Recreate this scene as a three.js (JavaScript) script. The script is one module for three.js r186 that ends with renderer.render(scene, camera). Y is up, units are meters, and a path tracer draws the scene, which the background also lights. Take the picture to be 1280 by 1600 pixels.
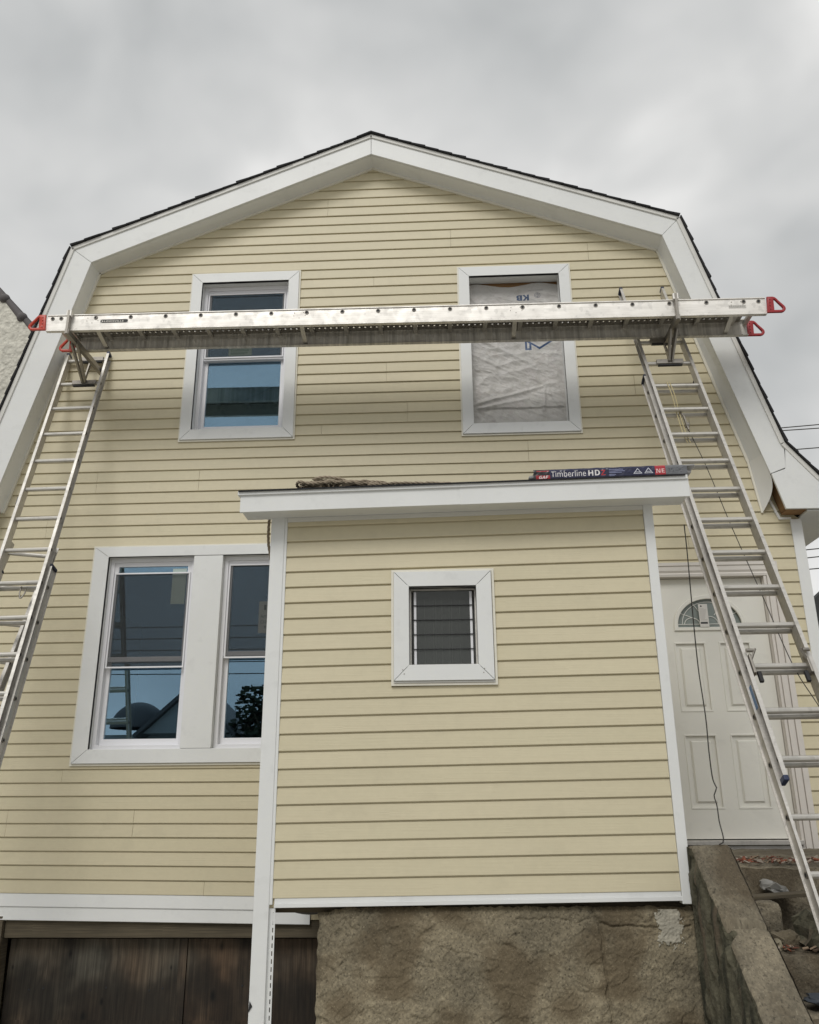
import * as THREE from 'three';
import { RoundedBoxGeometry } from 'three/addons/geometries/RoundedBoxGeometry.js';
import { mergeGeometries, toCreasedNormals } from 'three/addons/utils/BufferGeometryUtils.js';
import { ImprovedNoise } from 'three/addons/math/ImprovedNoise.js';

// ---------------------------------------------------------------- camera, sky, sun, exposure
const scene = new THREE.Scene();
const camera = new THREE.PerspectiveCamera(63.05, 819 / 1024, 0.05, 600);
camera.position.set(0.193, 1.6, 6.833);
camera.rotation.order = 'YXZ';
camera.rotation.set(0.32212, 0.04553, -0.0078);
const renderer = new THREE.WebGLRenderer({ antialias: true });
renderer.toneMapping = THREE.LinearToneMapping;
renderer.toneMappingExposure = 1.43;
renderer.shadowMap.enabled = true;
const GY = -0.25; // ground level
const SKY_BASE = 0.44;
const sun = new THREE.DirectionalLight(new THREE.Color().setRGB(1, 0.975, 0.93), 0.95);
sun.position.set(-4.5, 21.5, 17);
sun.target.position.set(0, 3, 0);
sun.castShadow = true;
sun.shadow.radius = 46;
sun.shadow.mapSize.set(2048, 2048);
Object.assign(sun.shadow.camera, { left: -14, right: 14, top: 14, bottom: -14, near: 1, far: 70 });
scene.add(sun, sun.target);

// ---------------------------------------------------------------- helpers
let seed = 7;
const rnd = () => { seed = (seed * 1664525 + 1013904223) >>> 0; return seed / 4294967296; };
const rr = (a, b) => a + (b - a) * rnd();
const clamp = (v, a = 0, b = 1) => Math.min(b, Math.max(a, v));
const mix = (a, b, t) => a + (b - a) * t;
const sst = (a, b, v) => { const t = clamp((v - a) / (b - a)); return t * t * (3 - 2 * t); };
const perlin = new ImprovedNoise();
const fbm3 = (x, y, z, o = 5) => { let s = 0, a = 0.5; for (let i = 0; i < o; i++) { s += a * perlin.noise(x, y, z); x *= 2.03; y *= 2.01; z *= 2.02; a *= 0.5; } return s; };

{ // overcast sky
  const W = 1024, H = 512, d = new Float32Array(W * H * 4);
  for (let j = 0; j < H; j++) for (let i = 0; i < W; i++) {
    const th = (j + 0.5) / H * Math.PI - Math.PI / 2, ph = ((i + 0.5) / W - 0.5) * 2 * Math.PI;
    const y = Math.sin(th), x = Math.cos(th) * Math.cos(ph), z = Math.cos(th) * Math.sin(ph);
    const ya = Math.abs(y) * 1.5, wx = 0.6 * fbm3(x * 2.3 + 5.2, ya * 2.3, z * 2.3, 3), wz = 0.6 * fbm3(x * 2.3, ya * 2.3 + 7.7, z * 2.3 + 1.9, 3);
    const n = fbm3(x * 1.7 + 2.4 + wx, ya * 1.9 + wz, z * 1.7 + 8.4, 5) * 0.9 + fbm3(x * 5 + 9.3 + wx * 2, ya * 6 + 4.2, z * 5 + 2.1 + wz * 2, 6) * 0.5;
    const b = SKY_BASE * (1.0 + 0.56 * n + 0.12 * sst(0.08, 0.4, n));
    const q = clamp(0.5 + n * 1.2);
    const o = (j * W + i) * 4;
    d[o] = b * mix(0.965, 1.005, q); d[o + 1] = b * mix(0.995, 1.0, q); d[o + 2] = b * mix(1.005, 0.985, q); d[o + 3] = 1;
  }
  const t = new THREE.DataTexture(d, W, H, THREE.RGBAFormat, THREE.FloatType);
  t.mapping = THREE.EquirectangularReflectionMapping; t.magFilter = t.minFilter = THREE.LinearFilter; t.needsUpdate = true;
  scene.background = t; scene.environment = t;
}

// ---- textures
const lattice = new Float32Array(65536).map(() => rnd());
function vnoise(x, y, p) { // periodic value noise, period p cells
  const xi = Math.floor(x), yi = Math.floor(y), fx = x - xi, fy = y - yi, u = fx * fx * (3 - 2 * fx), v = fy * fy * (3 - 2 * fy);
  const L = (a, b) => lattice[((((a % p) + p) % p) * 197 + (((b % p) + p) % p) * 631 + p * 17) & 65535];
  return mix(mix(L(xi, yi), L(xi + 1, yi), u), mix(L(xi, yi + 1), L(xi + 1, yi + 1), u), v);
}
function vf(u, v, p, o = 4, sx = 1, sy = 1) { let s = 0, a = 0.5, t = 0; for (let i = 0; i < o; i++) { s += a * vnoise(u * p * sx, v * p * sy, p * Math.max(sx, sy)); t += a; a *= 0.5; p *= 2; } return s / t; }
function tex(w, h, fn, srgb = true, size = [1, 1]) {
  const d = new Uint8Array(w * h * 4);
  for (let j = 0; j < h; j++) for (let i = 0; i < w; i++) {
    const c = fn(i / w, j / h), o = (j * w + i) * 4;
    const [r, g, b] = Array.isArray(c) ? c : [c, c, c];
    d[o] = clamp(r) * 255; d[o + 1] = clamp(g) * 255; d[o + 2] = clamp(b) * 255; d[o + 3] = 255;
  }
  const t = new THREE.DataTexture(d, w, h); t.wrapS = t.wrapT = THREE.RepeatWrapping; t.magFilter = THREE.LinearFilter; t.minFilter = THREE.LinearMipmapLinearFilter; t.generateMipmaps = true;
  t.repeat.set(1 / size[0], 1 / size[1]); if (srgb) t.colorSpace = THREE.SRGBColorSpace; t.needsUpdate = true; return t;
}
function canvasTex(w, h, draw) {
  const c = document.createElement('canvas'); c.width = w; c.height = h; draw(c.getContext('2d'), w, h);
  const t = new THREE.CanvasTexture(c); t.colorSpace = THREE.SRGBColorSpace; t.magFilter = THREE.LinearFilter; return t;
}
const lin = (r, g, b) => new THREE.Color().setRGB(r, g, b);
const std = (o) => new THREE.MeshStandardMaterial(o);
const phys = (o) => new THREE.MeshPhysicalMaterial(o);

const T = {};
T.vinylMap = tex(512, 512, (u, v) => { const n = vf(u, v, 3, 5), f = vf(u, v, 60, 2), s = sst(0.66, 0.8, vf(u, v, 9, 4)); const k = 0.955 + 0.05 * n + 0.02 * (f - 0.5) - 0.015 * s; return [k, k * 0.997, k * 0.985]; }, true, [1.9, 1.7]);
T.vinylBump = tex(512, 256, (u, v) => { const g = vf(u, v, 4, 4, 1, 24); const w = vf(u, v, 2, 2); return 0.4 * g + 0.6 * w; }, false, [1.1, 0.5]);
T.whiteMap = tex(512, 512, (u, v) => { const n = vf(u, v, 4, 5), s = sst(0.62, 0.78, vf(u, v, 14, 4)); const k = 0.965 + 0.04 * n - 0.03 * s * vf(u, v, 40, 2); return [k, k, k * 0.995]; }, true, [1.3, 1.3]);
T.wave = tex(256, 256, (u, v) => vf(u, v, 3, 3), false, [0.9, 0.9]);
T.aluMap = tex(512, 512, (u, v) => { const n = vf(u, v, 5, 5), st = vf(u, v, 6, 4, 1, 16), s = sst(0.6, 0.75, vf(u, v, 16, 4)); const k = 0.86 + 0.10 * n + 0.07 * (st - 0.5) - 0.05 * s; return [k, k * 0.99, k * 0.975]; }, true, [0.7, 0.7]);
T.aluRough = tex(512, 512, (u, v) => { const n = vf(u, v, 8, 5), st = vf(u, v, 5, 4, 1, 24); return 0.42 + 0.22 * n + 0.14 * (st - 0.5); }, false, [0.6, 0.6]);
T.conc = tex(1024, 1024, (u, v) => {
  const n = vf(u, v, 3, 6), m = vf(u + 0.31, v + 0.17, 6, 5), f = vf(u, v, 120, 2), sp = sst(0.74, 0.8, vf(u, v, 230, 2)), st = sst(0.5, 0.72, vf(u + 0.6, v, 4, 5));
  let r = 0.53 + 0.24 * (n - 0.5) + 0.24 * (m - 0.5) + 0.16 * (f - 0.5) - 0.12 * sst(0.68, 0.8, vf(u + 0.3, v + 0.7, 150, 2)), g = r * 0.945, b = r * 0.825;
  r = mix(r, 0.33, st * 0.55); g = mix(g, 0.285, st * 0.55); b = mix(b, 0.22, st * 0.55);
  return [r + sp * 0.09, g + sp * 0.09, b + sp * 0.085];
}, true, [1.25, 1.25]);
T.drive = tex(256, 256, (u, v) => { const k = 0.62 + 0.1 * (vf(u, v, 4, 5) - 0.5) + 0.08 * (vf(u, v, 60, 2) - 0.5); return [k, k * 0.98, k * 0.94]; }, true, [4, 4]);
T.streak = tex(512, 64, (u, v) => { const k = 0.80 + 0.22 * (vf(u, 0.5, 64, 3) - 0.5) + 0.12 * (vf(u, v, 6, 3) - 0.5); return [k, k * 0.99, k * 0.97]; }, true, [0.9, 0.5]);
T.wrinkle = tex(512, 1024, (u, v) => { const a = vf(u, v, 3, 3) * 0.25, r = (p, sx, sy) => 1 - Math.abs(2 * vf(u + a * 0.15, v + u * 0.22 + a * 0.1, p, 2, sx, sy) - 1); return 0.55 * r(5, 1, 4) + 0.3 * r(12, 1, 3) + 0.15 * r(30, 1, 2); }, false, [1, 1]);
T.concBump = tex(1024, 1024, (u, v) => 0.3 * vf(u, v, 12, 6) + 0.7 * vf(u, v, 90, 3), false, [1.25, 1.25]);
T.moss = tex(1024, 1024, (u, v) => {
  const n = vf(u, v, 4, 6), m = vf(u + 0.4, v, 3, 5, 4, 1), f = vf(u, v, 120, 2), st = sst(0.46, 0.64, m), pale = sst(0.62, 0.75, vf(u + 0.2, v + 0.5, 5, 5, 3, 1));
  let r = 0.40 + 0.2 * (n - 0.5) + 0.12 * (f - 0.5), g = r * 0.97, b = r * 0.82;
  r = mix(r, 0.16, st * 0.75); g = mix(g, 0.165, st * 0.75); b = mix(b, 0.12, st * 0.75);
  r = mix(r, 0.53, pale * 0.6); g = mix(g, 0.46, pale * 0.6); b = mix(b, 0.40, pale * 0.6);
  return [r, g, b];
}, true, [1.4, 1.4]);
T.stucco = tex(512, 512, (u, v) => { const n = vf(u, v, 4, 5), f = vf(u, v, 50, 3); const k = 0.82 + 0.10 * (n - 0.5) + 0.20 * (f - 0.5); return [k, k * 0.985, k * 0.93]; }, true, [1.6, 1.6]);
T.stuccoBump = tex(512, 512, (u, v) => vf(u, v, 36, 4), false, [1.6, 1.6]);
T.granule = tex(512, 512, (u, v) => { const k = 0.17 + 0.16 * (vf(u, v, 128, 2) - 0.5) + 0.06 * (vf(u, v, 8, 4) - 0.5); return [k, k, k * 1.03]; }, true, [0.8, 0.8]);
T.granuleBump = tex(512, 512, (u, v) => vf(u, v, 128, 2), false, [0.8, 0.8]);
function plyTex(sd, warm) { // weathered plywood face, grain runs up
  const knots = []; for (let i = 0; i < 9; i++) knots.push([rr(0, 1), rr(0, 1), rr(0.006, 0.014)]);
  return tex(512, 1024, (u, v) => {
    let wx = u * 13 + 1.1 * vf(u * 0.5 + sd, v, 3, 3) + 0.35 * vf(u + sd, v, 9, 3);
    let kd = 0;
    for (const [kx, ky, kr] of knots) { const dx = (u - kx), dy = (v - ky) * 0.5; const q = Math.exp(-(dx * dx * 14 + dy * dy * 3) / (kr * 9)); wx += q * 1.2 * Math.sign(dx) * 0.6; kd = Math.max(kd, Math.exp(-(dx * dx + dy * dy) / (kr * kr))); }
    const ring = Math.pow(0.5 + 0.5 * Math.sin(wx * 11), 2), fib = vf(u + sd, v, 4, 5, 40, 1), blot = vf(u + sd, v + sd, 3, 5), wet = sst(0.46, 0.7, vf(u + sd * 2, v, 2, 5));
    let k = 0.45 - 0.06 * ring + 0.25 * (fib - 0.5) + 0.12 * (blot - 0.5);
    const brown = clamp(warm + 1.3 * (vf(u + 0.7 + sd, v + 0.2, 2, 4) - 0.5));
    let r = k * mix(1.0, 1.06, brown), g = k * mix(0.97, 0.78, brown), b = k * mix(0.89, 0.57, brown);
    const dk = 1 - 0.5 * wet - 0.45 * kd; return [r * dk, g * dk, b * dk];
  }, true, [1.22, 1.22]);
}
T.ply = [plyTex(0.13, 0.22), plyTex(0.57, 0.42), plyTex(0.81, 0.2)];
T.wood = tex(512, 512, (u, v) => { const g = vf(u, v, 3, 5, 1, 30), n = vf(u, v, 4, 4); const k = 0.42 + 0.2 * (g - 0.5) + 0.14 * (n - 0.5); return [k, k * 0.94, k * 0.83]; }, true, [1.0, 0.5]);
T.freshWood = tex(512, 512, (u, v) => { const g = vf(u, v, 3, 5, 1, 26), n = vf(u, v, 4, 4); const k = 0.62 + 0.2 * (g - 0.5) + 0.16 * (n - 0.5); return [k, k * 0.77, k * 0.52]; }, true, [0.7, 0.4]);

const M = {
  siding: [[0.660, 0.597, 0.430], [0.646, 0.585, 0.419], [0.673, 0.609, 0.440], [0.652, 0.592, 0.424], [0.666, 0.602, 0.435]].map(c => std({ color: lin(...c), map: T.vinylMap, bumpMap: T.vinylBump, bumpScale: 0.0018, roughness: 0.5 })),
  white: std({ color: lin(0.80, 0.81, 0.81), map: T.whiteMap, bumpMap: T.wave, bumpScale: 0.0012, roughness: 0.42 }),
  whiteOld: std({ color: lin(0.74, 0.73, 0.70), map: T.whiteMap, bumpMap: T.wave, bumpScale: 0.001, roughness: 0.5 }),
  cream: std({ color: lin(0.80, 0.77, 0.68), map: T.whiteMap, roughness: 0.5 }),
  vinylWhite: std({ color: lin(0.82, 0.82, 0.85), roughness: 0.35 }),
  backing: std({ color: lin(0.55, 0.48, 0.32), roughness: 0.9 }),
  interior: std({ color: lin(0.10, 0.10, 0.095), roughness: 0.95 }),
  shingle: std({ color: lin(0.85, 0.85, 0.88), map: T.granule, bumpMap: T.granuleBump, bumpScale: 0.002, roughness: 0.95 }),
  glass: std({ color: lin(0.40, 0.63, 0.82), metalness: 1, roughness: 0.0, transparent: true, opacity: 0.36 }),
  screen: std({ color: lin(0.045, 0.048, 0.05), transparent: true, opacity: 0.35, roughness: 0.9, side: THREE.DoubleSide }),
  door: std({ color: lin(0.80, 0.785, 0.73), map: T.whiteMap, roughness: 0.5 }),
  primed: std({ color: lin(0.70, 0.66, 0.62), map: T.whiteMap, roughness: 0.6 }),
  alu: std({ color: lin(0.74, 0.73, 0.70), map: T.aluMap, roughnessMap: T.aluRough, roughness: 1, metalness: 0.9 }),
  aluBright: std({ color: lin(1, 0.99, 0.97), map: T.aluMap, roughnessMap: T.aluRough, roughness: 1.1, metalness: 0.75 }),
  aluStreak: std({ color: lin(1, 0.99, 0.96), map: T.streak, roughness: 0.6, metalness: 0.45 }),
  aluWorn: std({ color: lin(0.72, 0.71, 0.69), map: T.aluMap, roughnessMap: T.aluRough, roughness: 1, metalness: 0.85, bumpMap: T.concBump, bumpScale: 0.0006 }),
  steel: std({ color: lin(0.42, 0.40, 0.37), map: T.aluMap, roughnessMap: T.aluRough, roughness: 0.9, metalness: 0.8 }),
  dark: std({ color: lin(0.02, 0.02, 0.022), roughness: 0.7 }),
  rubber: std({ color: lin(0.025, 0.03, 0.05), roughness: 0.75 }),
  blueCap: std({ color: lin(0.018, 0.03, 0.075), roughness: 0.5 }),
  red: std({ color: lin(0.52, 0.045, 0.02), roughness: 0.38 }),
  redDark: std({ color: lin(0.34, 0.02, 0.025), roughness: 0.38 }),
  concreteDark: std({ color: lin(0.70, 0.68, 0.65), map: T.conc, bumpMap: T.concBump, bumpScale: 0.008, roughness: 0.95 }),
  concrete: std({ color: lin(1.0, 0.965, 0.88), map: T.conc, bumpMap: T.concBump, bumpScale: 0.0045, roughness: 0.95 }),
  mossy: std({ color: lin(0.72, 0.71, 0.68), map: T.moss, bumpMap: T.concBump, bumpScale: 0.008, roughness: 0.95 }),
  stucco: std({ color: lin(1, 1, 1), map: T.stucco, bumpMap: T.stuccoBump, bumpScale: 0.02, roughness: 0.95 }),
  tile: std({ color: lin(0.12, 0.11, 0.11), roughness: 0.8 }),
  ply: T.ply.map(t => std({ color: lin(0.62, 0.6, 0.56), map: t, roughness: 0.85 })),
  wood: std({ color: lin(0.62, 0.58, 0.5), map: T.wood, bumpMap: T.vinylBump, bumpScale: 0.002, roughness: 0.9 }),
  freshWood: std({ color: lin(0.72, 0.72, 0.72), map: T.freshWood, roughness: 0.8 }),
  rope: std({ color: lin(0.31, 0.255, 0.19), roughness: 0.95 }),
  ropePale: std({ color: lin(0.55, 0.47, 0.26), roughness: 0.9 }),
  cord: std({ color: lin(0.045, 0.042, 0.038), roughness: 0.8 }),
  stone: std({ color: lin(0.9, 0.9, 0.86), map: T.conc, bumpMap: T.concBump, bumpScale: 0.006, roughness: 0.95 }),
};

// ---- geometry
function uvm(g, off = 0) { // uv in metres from the dominant normal
  g = g.index ? g.toNonIndexed() : g;
  const p = g.attributes.position, n = g.attributes.normal, uv = new Float32Array(p.count * 2);
  for (let i = 0; i < p.count; i += 3) {
    const ax = Math.abs(n.getX(i) + n.getX(i + 1) + n.getX(i + 2)), ay = Math.abs(n.getY(i) + n.getY(i + 1) + n.getY(i + 2)), az = Math.abs(n.getZ(i) + n.getZ(i + 1) + n.getZ(i + 2));
    for (let k = i; k < i + 3; k++) {
      const x = p.getX(k), y = p.getY(k), z = p.getZ(k);
      const [u, v] = az >= ax && az >= ay ? [x, y] : ax >= ay ? [z, y] : [x, z];
      uv[k * 2] = u + off; uv[k * 2 + 1] = v + off * 0.73;
    }
  }
  g.setAttribute('uv', new THREE.BufferAttribute(uv, 2));
  return g;
}
const numbers = {};
const numbered = (n) => { const k = numbers[n] = (numbers[n] ?? -1) + 1; return k ? `${n}_${String(k).padStart(3, '0')}` : n; };
function put(name, g, m, parent, label) {
  const o = new THREE.Mesh(g, m); o.name = name; o.castShadow = o.receiveShadow = true;
  if (label) o.userData.label = label;
  parent.add(o); return o;
}
function grp(name, parent, label) { const o = new THREE.Group(); o.name = name; if (label) o.userData.label = label; parent.add(o); return o; }
function thing(name, label, category, group) {
  const o = new THREE.Group(); o.name = numbered(name); o.userData = { label, category }; if (group) o.userData.group = group; scene.add(o); return o;
}
function box(x0, x1, y0, y1, z0, z1, r = 0, off = 0) {
  const w = x1 - x0, h = y1 - y0, d = z1 - z0;
  const g = r ? new RoundedBoxGeometry(w, h, d, 1, Math.min(r, w / 2.01, h / 2.01, d / 2.01)) : new THREE.BoxGeometry(w, h, d);
  g.translate((x0 + x1) / 2, (y0 + y1) / 2, (z0 + z1) / 2); return uvm(g, off);
}
function poly(pts, z0, z1, holes = [], bev = 0, off = 0) {
  const s = new THREE.Shape(pts.map(p => new THREE.Vector2(...p)));
  for (const h of holes) s.holes.push(new THREE.Path(h.map(p => new THREE.Vector2(...p))));
  const g = new THREE.ExtrudeGeometry(s, { depth: z1 - z0 - 2 * bev, bevelEnabled: bev > 0, bevelSize: bev, bevelThickness: bev, bevelOffset: -bev, bevelSegments: 1 });
  g.translate(0, 0, z0 + bev); return uvm(g, off);
}
const rect = (x0, x1, y0, y1) => [[x0, y0], [x1, y0], [x1, y1], [x0, y1]];
function tube(pts, r, seg = 40, rad = 6, closed = false) {
  return uvm(new THREE.TubeGeometry(new THREE.CatmullRomCurve3(pts.map(p => new THREE.Vector3(...p)), closed), seg, r, rad, closed));
}
function cyl(a, b, r, seg = 10, r2 = r) {
  const A = new THREE.Vector3(...a), B = new THREE.Vector3(...b), d = B.clone().sub(A);
  const g = new THREE.CylinderGeometry(r2, r, d.length(), seg);
  g.applyQuaternion(new THREE.Quaternion().setFromUnitVectors(new THREE.Vector3(0, 1, 0), d.clone().normalize()));
  g.translate(...A.add(B).multiplyScalar(0.5).toArray()); return uvm(g);
}
function bar(a, b, w, h, hint = [0, 1, 0]) { // rectangular bar from a to b
  const A = new THREE.Vector3(...a), B = new THREE.Vector3(...b), d = B.clone().sub(A), L = d.length(); d.normalize();
  const s = new THREE.Vector3(...hint).cross(d).normalize(), u = d.clone().cross(s);
  const g = new THREE.BoxGeometry(w, h, L); g.applyMatrix4(new THREE.Matrix4().makeBasis(s, u, d)); g.translate(...A.add(B).multiplyScalar(0.5).toArray()); return uvm(g);
}
const merge = (...g) => mergeGeometries(g.flat());
function bend(g, fn) { // move vertices, then fresh normals
  const p = g.attributes.position; for (let i = 0; i < p.count; i++) { const v = fn(p.getX(i), p.getY(i), p.getZ(i)); p.setXYZ(i, ...v); }
  p.needsUpdate = true; return g;
}
function sheet(nu, nv, fn, uvs) { // parametric grid
  const p = [], uv = [], ix = [];
  for (let j = 0; j <= nv; j++) for (let i = 0; i <= nu; i++) { const q = fn(i / nu, j / nv); p.push(q[0], q[1], q[2]); const w = uvs ? uvs(i / nu, j / nv, q) : [q[0], q[1]]; uv.push(w[0], w[1]); }
  for (let j = 0; j < nv; j++) for (let i = 0; i < nu; i++) { const a = j * (nu + 1) + i, b = a + 1, c = a + nu + 1, d = c + 1; ix.push(a, b, d, a, d, c); }
  const g = new THREE.BufferGeometry(); g.setAttribute('position', new THREE.Float32BufferAttribute(p, 3)); g.setAttribute('uv', new THREE.Float32BufferAttribute(uv, 2)); g.setIndex(ix); g.computeVertexNormals(); return g;
}

// ---------------------------------------------------------------- ground
{
  const g = sheet(40, 40, (u, v) => [(u - 0.5) * 500, GY, (0.5 - v) * 500], (u, v) => [u * 500, v * 500]);
  const o = put('ground', g, std({ color: lin(1, 1, 0.97), map: T.drive, roughness: 0.95 }), scene); o.userData.kind = 'structure';
}

// ---------------------------------------------------------------- the house
const house = thing('gambrel_house', 'cream sided house with a gambrel roof and a small porch addition', 'house');
const Z_BUMP = 1.615, OH = 0.20;
const EXPO = 0.1016;
// outlines (metres, in the plane of the front wall)
const PEAK = [-0.458, 7.515], SHL = [-3.118, 6.397], SHR = [2.252, 6.437], LOL = [-3.715, 3.95], LOR = [2.878, 3.985];
const CORN_L = -3.965, CORN_R = 3.08;
const seg = (a, b, y) => a[0] + (b[0] - a[0]) * (y - a[1]) / (b[1] - a[1]);
const xl = (y) => y > SHL[1] ? seg(SHL, PEAK, Math.min(y, PEAK[1])) : y > LOL[1] ? seg(LOL, SHL, y) : CORN_L;
const xr = (y) => y > SHR[1] ? seg(SHR, PEAK, Math.min(y, PEAK[1])) : y > LOR[1] ? seg(LOR, SHR, y) : CORN_R;
const tiltMain = (x, y) => x < 0 ? -0.0145 * (x + 2.27) * clamp((1.8 - y) / 1.0) : 0;
const tiltBump = (x) => 0.0145 * (x - 0.3);

// one band of a lap: slanted face, proud lower edge with an underside
function lapGeo(xa0, xa1, xb0, xb1, y0, y1, yb, z, lip, tilt, off) {
  const yk = yb + EXPO - 0.010, zf = (y) => z + (y <= yk ? 0.0165 - 0.0095 * (y - yb) / EXPO : 0.0012), zb = z + 0.0005;
  const c = [[zb, y0], [zf(y0) - (lip ? 0.0015 : 0), y0], [zf(y0), y0 + (lip ? 0.003 : 0.0003)]];
  if (y0 + 0.004 < yk && y1 > yk + 0.001) c.push([zf(yk), yk], [zf(yk + 1e-4), yk + 0.0006]);
  c.push([zf(y1), y1], [zb, y1]);
  const N = c.length, sec = (xbot, xtop) => c.map(([zz, yy]) => { const t = (yy - y0) / (y1 - y0 || 1), x = mix(xbot, xtop, t); return [x, yy + tilt(x, yy), zz]; });
  const A = sec(xa0, xa1), B = sec(xb0, xb1), p = [];
  for (let i = 0; i < N; i++) { const j = (i + 1) % N; p.push(A[i], A[j], B[j], A[i], B[j], B[i]); }
  for (let i = 1; i + 1 < N; i++) { p.push(A[0], A[i + 1], A[i]); p.push(B[0], B[i], B[i + 1]); }
  const fixed = []; for (let i = 0; i < p.length; i += 3) fixed.push(p[i], p[i + 2], p[i + 1]);
  const g = new THREE.BufferGeometry(); g.setAttribute('position', new THREE.Float32BufferAttribute(fixed.flat(), 3)); g.computeVertexNormals();
  return uvm(g, off);
}
function layCourses(parent, yStart, yEnd, XL, XR, z, holes, tilt, mats, name = 'siding_board', seamAt = null) {
  let k = 0;
  for (let y = yStart; y < yEnd - 0.015; y += EXPO, k++) {
    const top = Math.min(y + EXPO + 0.003, yEnd), cuts = [y, top];
    for (const h of holes) for (const e of [h[2], h[3]]) if (e > y + 0.004 && e < y + EXPO - 0.004) cuts.push(e);
    cuts.sort((a, b) => a - b);
    const off = rnd() * 7, m = mats[k % mats.length], banded = cuts.length > 2, all = [];
    const seam = seamAt ? seamAt(Math.floor(k / 2)) : [];
    for (let c = 0; c + 1 < cuts.length; c++) {
      const a = cuts[c], b = cuts[c + 1], mid = (a + b) / 2;
      let spans = [[XL(a), XL(b), XR(a), XR(b)]];
      for (const h of holes) if (mid > h[2] && mid < h[3]) {
        const next = [];
        for (const s of spans) {
          if (h[0] > s[0] && h[0] < s[2]) next.push([s[0], s[1], h[0], h[0]]); else if (h[0] >= s[2]) { next.push(s); continue; }
          if (h[1] > s[0] && h[1] < s[2]) next.push([h[1], h[1], s[2], s[3]]); else if (h[1] <= s[0]) next.push(s);
        }
        spans = next;
      }
      if (!banded) for (const sx of seam) { const next = []; for (const s of spans) { if (sx > s[0] + 0.15 && sx < s[2] - 0.15) next.push([s[0], s[1], sx - 0.0012, sx - 0.0012], [sx + 0.0012, sx + 0.0012, s[2], s[3], 1]); else next.push(s); } spans = next; }
      for (const s of spans) { if (Math.max(s[2], s[3]) - Math.min(s[0], s[1]) < 0.01) continue; const g = lapGeo(s[0], s[1], s[2], s[3], a, b, y, z + (s[4] ? 0.0012 : 0), a === y, tilt, off); if (banded) all.push([Math.min(s[0], s[1]), Math.max(s[2], s[3]), g]); else put(name, g, m, parent); }
    }
    if (banded) { // a notched board: pieces that touch are one board
      const sets = [];
      for (const q of all.sort((a, b) => a[0] - b[0])) { const hit = sets.find(t => q[0] < t.end - 0.002); if (hit) { hit.end = Math.max(hit.end, q[1]); hit.g.push(q[2]); } else sets.push({ end: q[1], g: [q[2]] }); }
      for (const t of sets) put(name, merge(t.g), m, parent);
    }
  }
}
// rectangles kept free of siding on the front wall: [x0,x1,y0,y1]
const WIN_UL = [-2.197, -1.141, 4.586, 6.345], WIN_UR = [0.350, 1.415, 4.572, 6.318], WIN_LO = [-2.847, -0.90, 1.804, 3.623], DOOR = [1.60, 2.915, 1.0, 3.378];
const BUMP_CUT = [-0.955, 1.535, 0, 3.50];
const wall = grp('gable_wall', house);
layCourses(wall, 0.867, 7.50, xl, xr, 0, [WIN_UL, WIN_UR, WIN_LO, DOOR, BUMP_CUT], tiltMain, M.siding, 'siding_board',
  (k) => [[-0.32, 1.9, -2.6, 0.62, 2.35, -0.75, 1.6][k % 7] + 0.31 * ((k * 5) % 3), ...(k % 2 ? [] : [-1.7 + 0.4 * (k % 4) - 1.2 * (k % 3)])]);
// two white courses at the foot of the wall
for (let i = 0; i < 2; i++) {
  put('skirt_board', lapGeo(CORN_L, CORN_L, i ? -0.957 : -0.885, i ? -0.957 : -0.885, 0.68 + i * 0.0935, 0.68 + (i + 1) * 0.0935 + 0.003, 0.68 + i * 0.0935, 0.004, true, tiltMain, i), M.white, wall);
}
put('skirt_board', lapGeo(1.54, 1.54, CORN_R, CORN_R, 0.72, 0.867, 0.72, 0.004, true, () => 0, 3), M.white, wall);
{ // sheathing behind the siding, with real openings
  const out = [[CORN_L - 0.08, 0.69], [CORN_R + 0.08, 0.69], [CORN_R + 0.08, 3.75], [2.88, 3.99], SHR, PEAK, SHL, [-3.72, 3.95], [CORN_L - 0.08, 3.75]];
  const hole = ([a, b, c, d], m) => rect(a + m, b - m, c + m, d - m).reverse();
  put('sheathing', poly(out, -0.16, 0, [hole(WIN_UL, 0.09), hole(WIN_UR, 0.09), hole(WIN_LO, 0.09), rect(1.84, 2.82, 1.2, 3.29).reverse()]), M.backing, wall);
}
// corner posts of the main wall
const corners = grp('corner_trim', house);
put('corner_post', box(CORN_R, CORN_R + 0.092, 0.70, 3.74, -0.09, 0.022, 0.004), M.white, corners);
put('corner_post', box(CORN_L - 0.092, CORN_L, 0.70, 3.74, -0.09, 0.022, 0.004), M.white, corners);
// closed shell behind: sides, back, floors
const shell = grp('side_and_back_walls', house);
put('side_wall', box(CORN_L - 0.08, CORN_L + 0.06, GY, 3.75, -8, -0.17), M.siding[0], shell);
put('side_wall', box(CORN_R - 0.06, CORN_R + 0.08, GY, 3.75, -8, -0.17), M.siding[0], shell);
put('back_wall', poly([[CORN_L - 0.08, GY], [CORN_R + 0.08, GY], [CORN_R + 0.08, 3.75], [2.88, 3.99], SHR, PEAK, SHL, [-3.72, 3.95], [CORN_L - 0.08, 3.75]], -8.16, -8.0), M.siding[1], shell);
put('floor', box(CORN_L + 0.06, CORN_R - 0.06, 0.95, 1.15, -8, -0.17), M.interior, shell);
put('upper_floor', box(CORN_L + 0.06, CORN_R - 0.06, 3.72, 3.92, -8, -0.17), M.interior, shell);
put('partition', box(CORN_L + 0.06, CORN_R - 0.06, 1.15, 3.72, -4.2, -4.1), M.interior, shell);
put('partition', poly([[-3.6, 3.92], [2.8, 3.92], [2.2, 6.3], [-0.458, 7.4], [-3.0, 6.3]], -3.2, -3.1), M.interior, shell);

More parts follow.
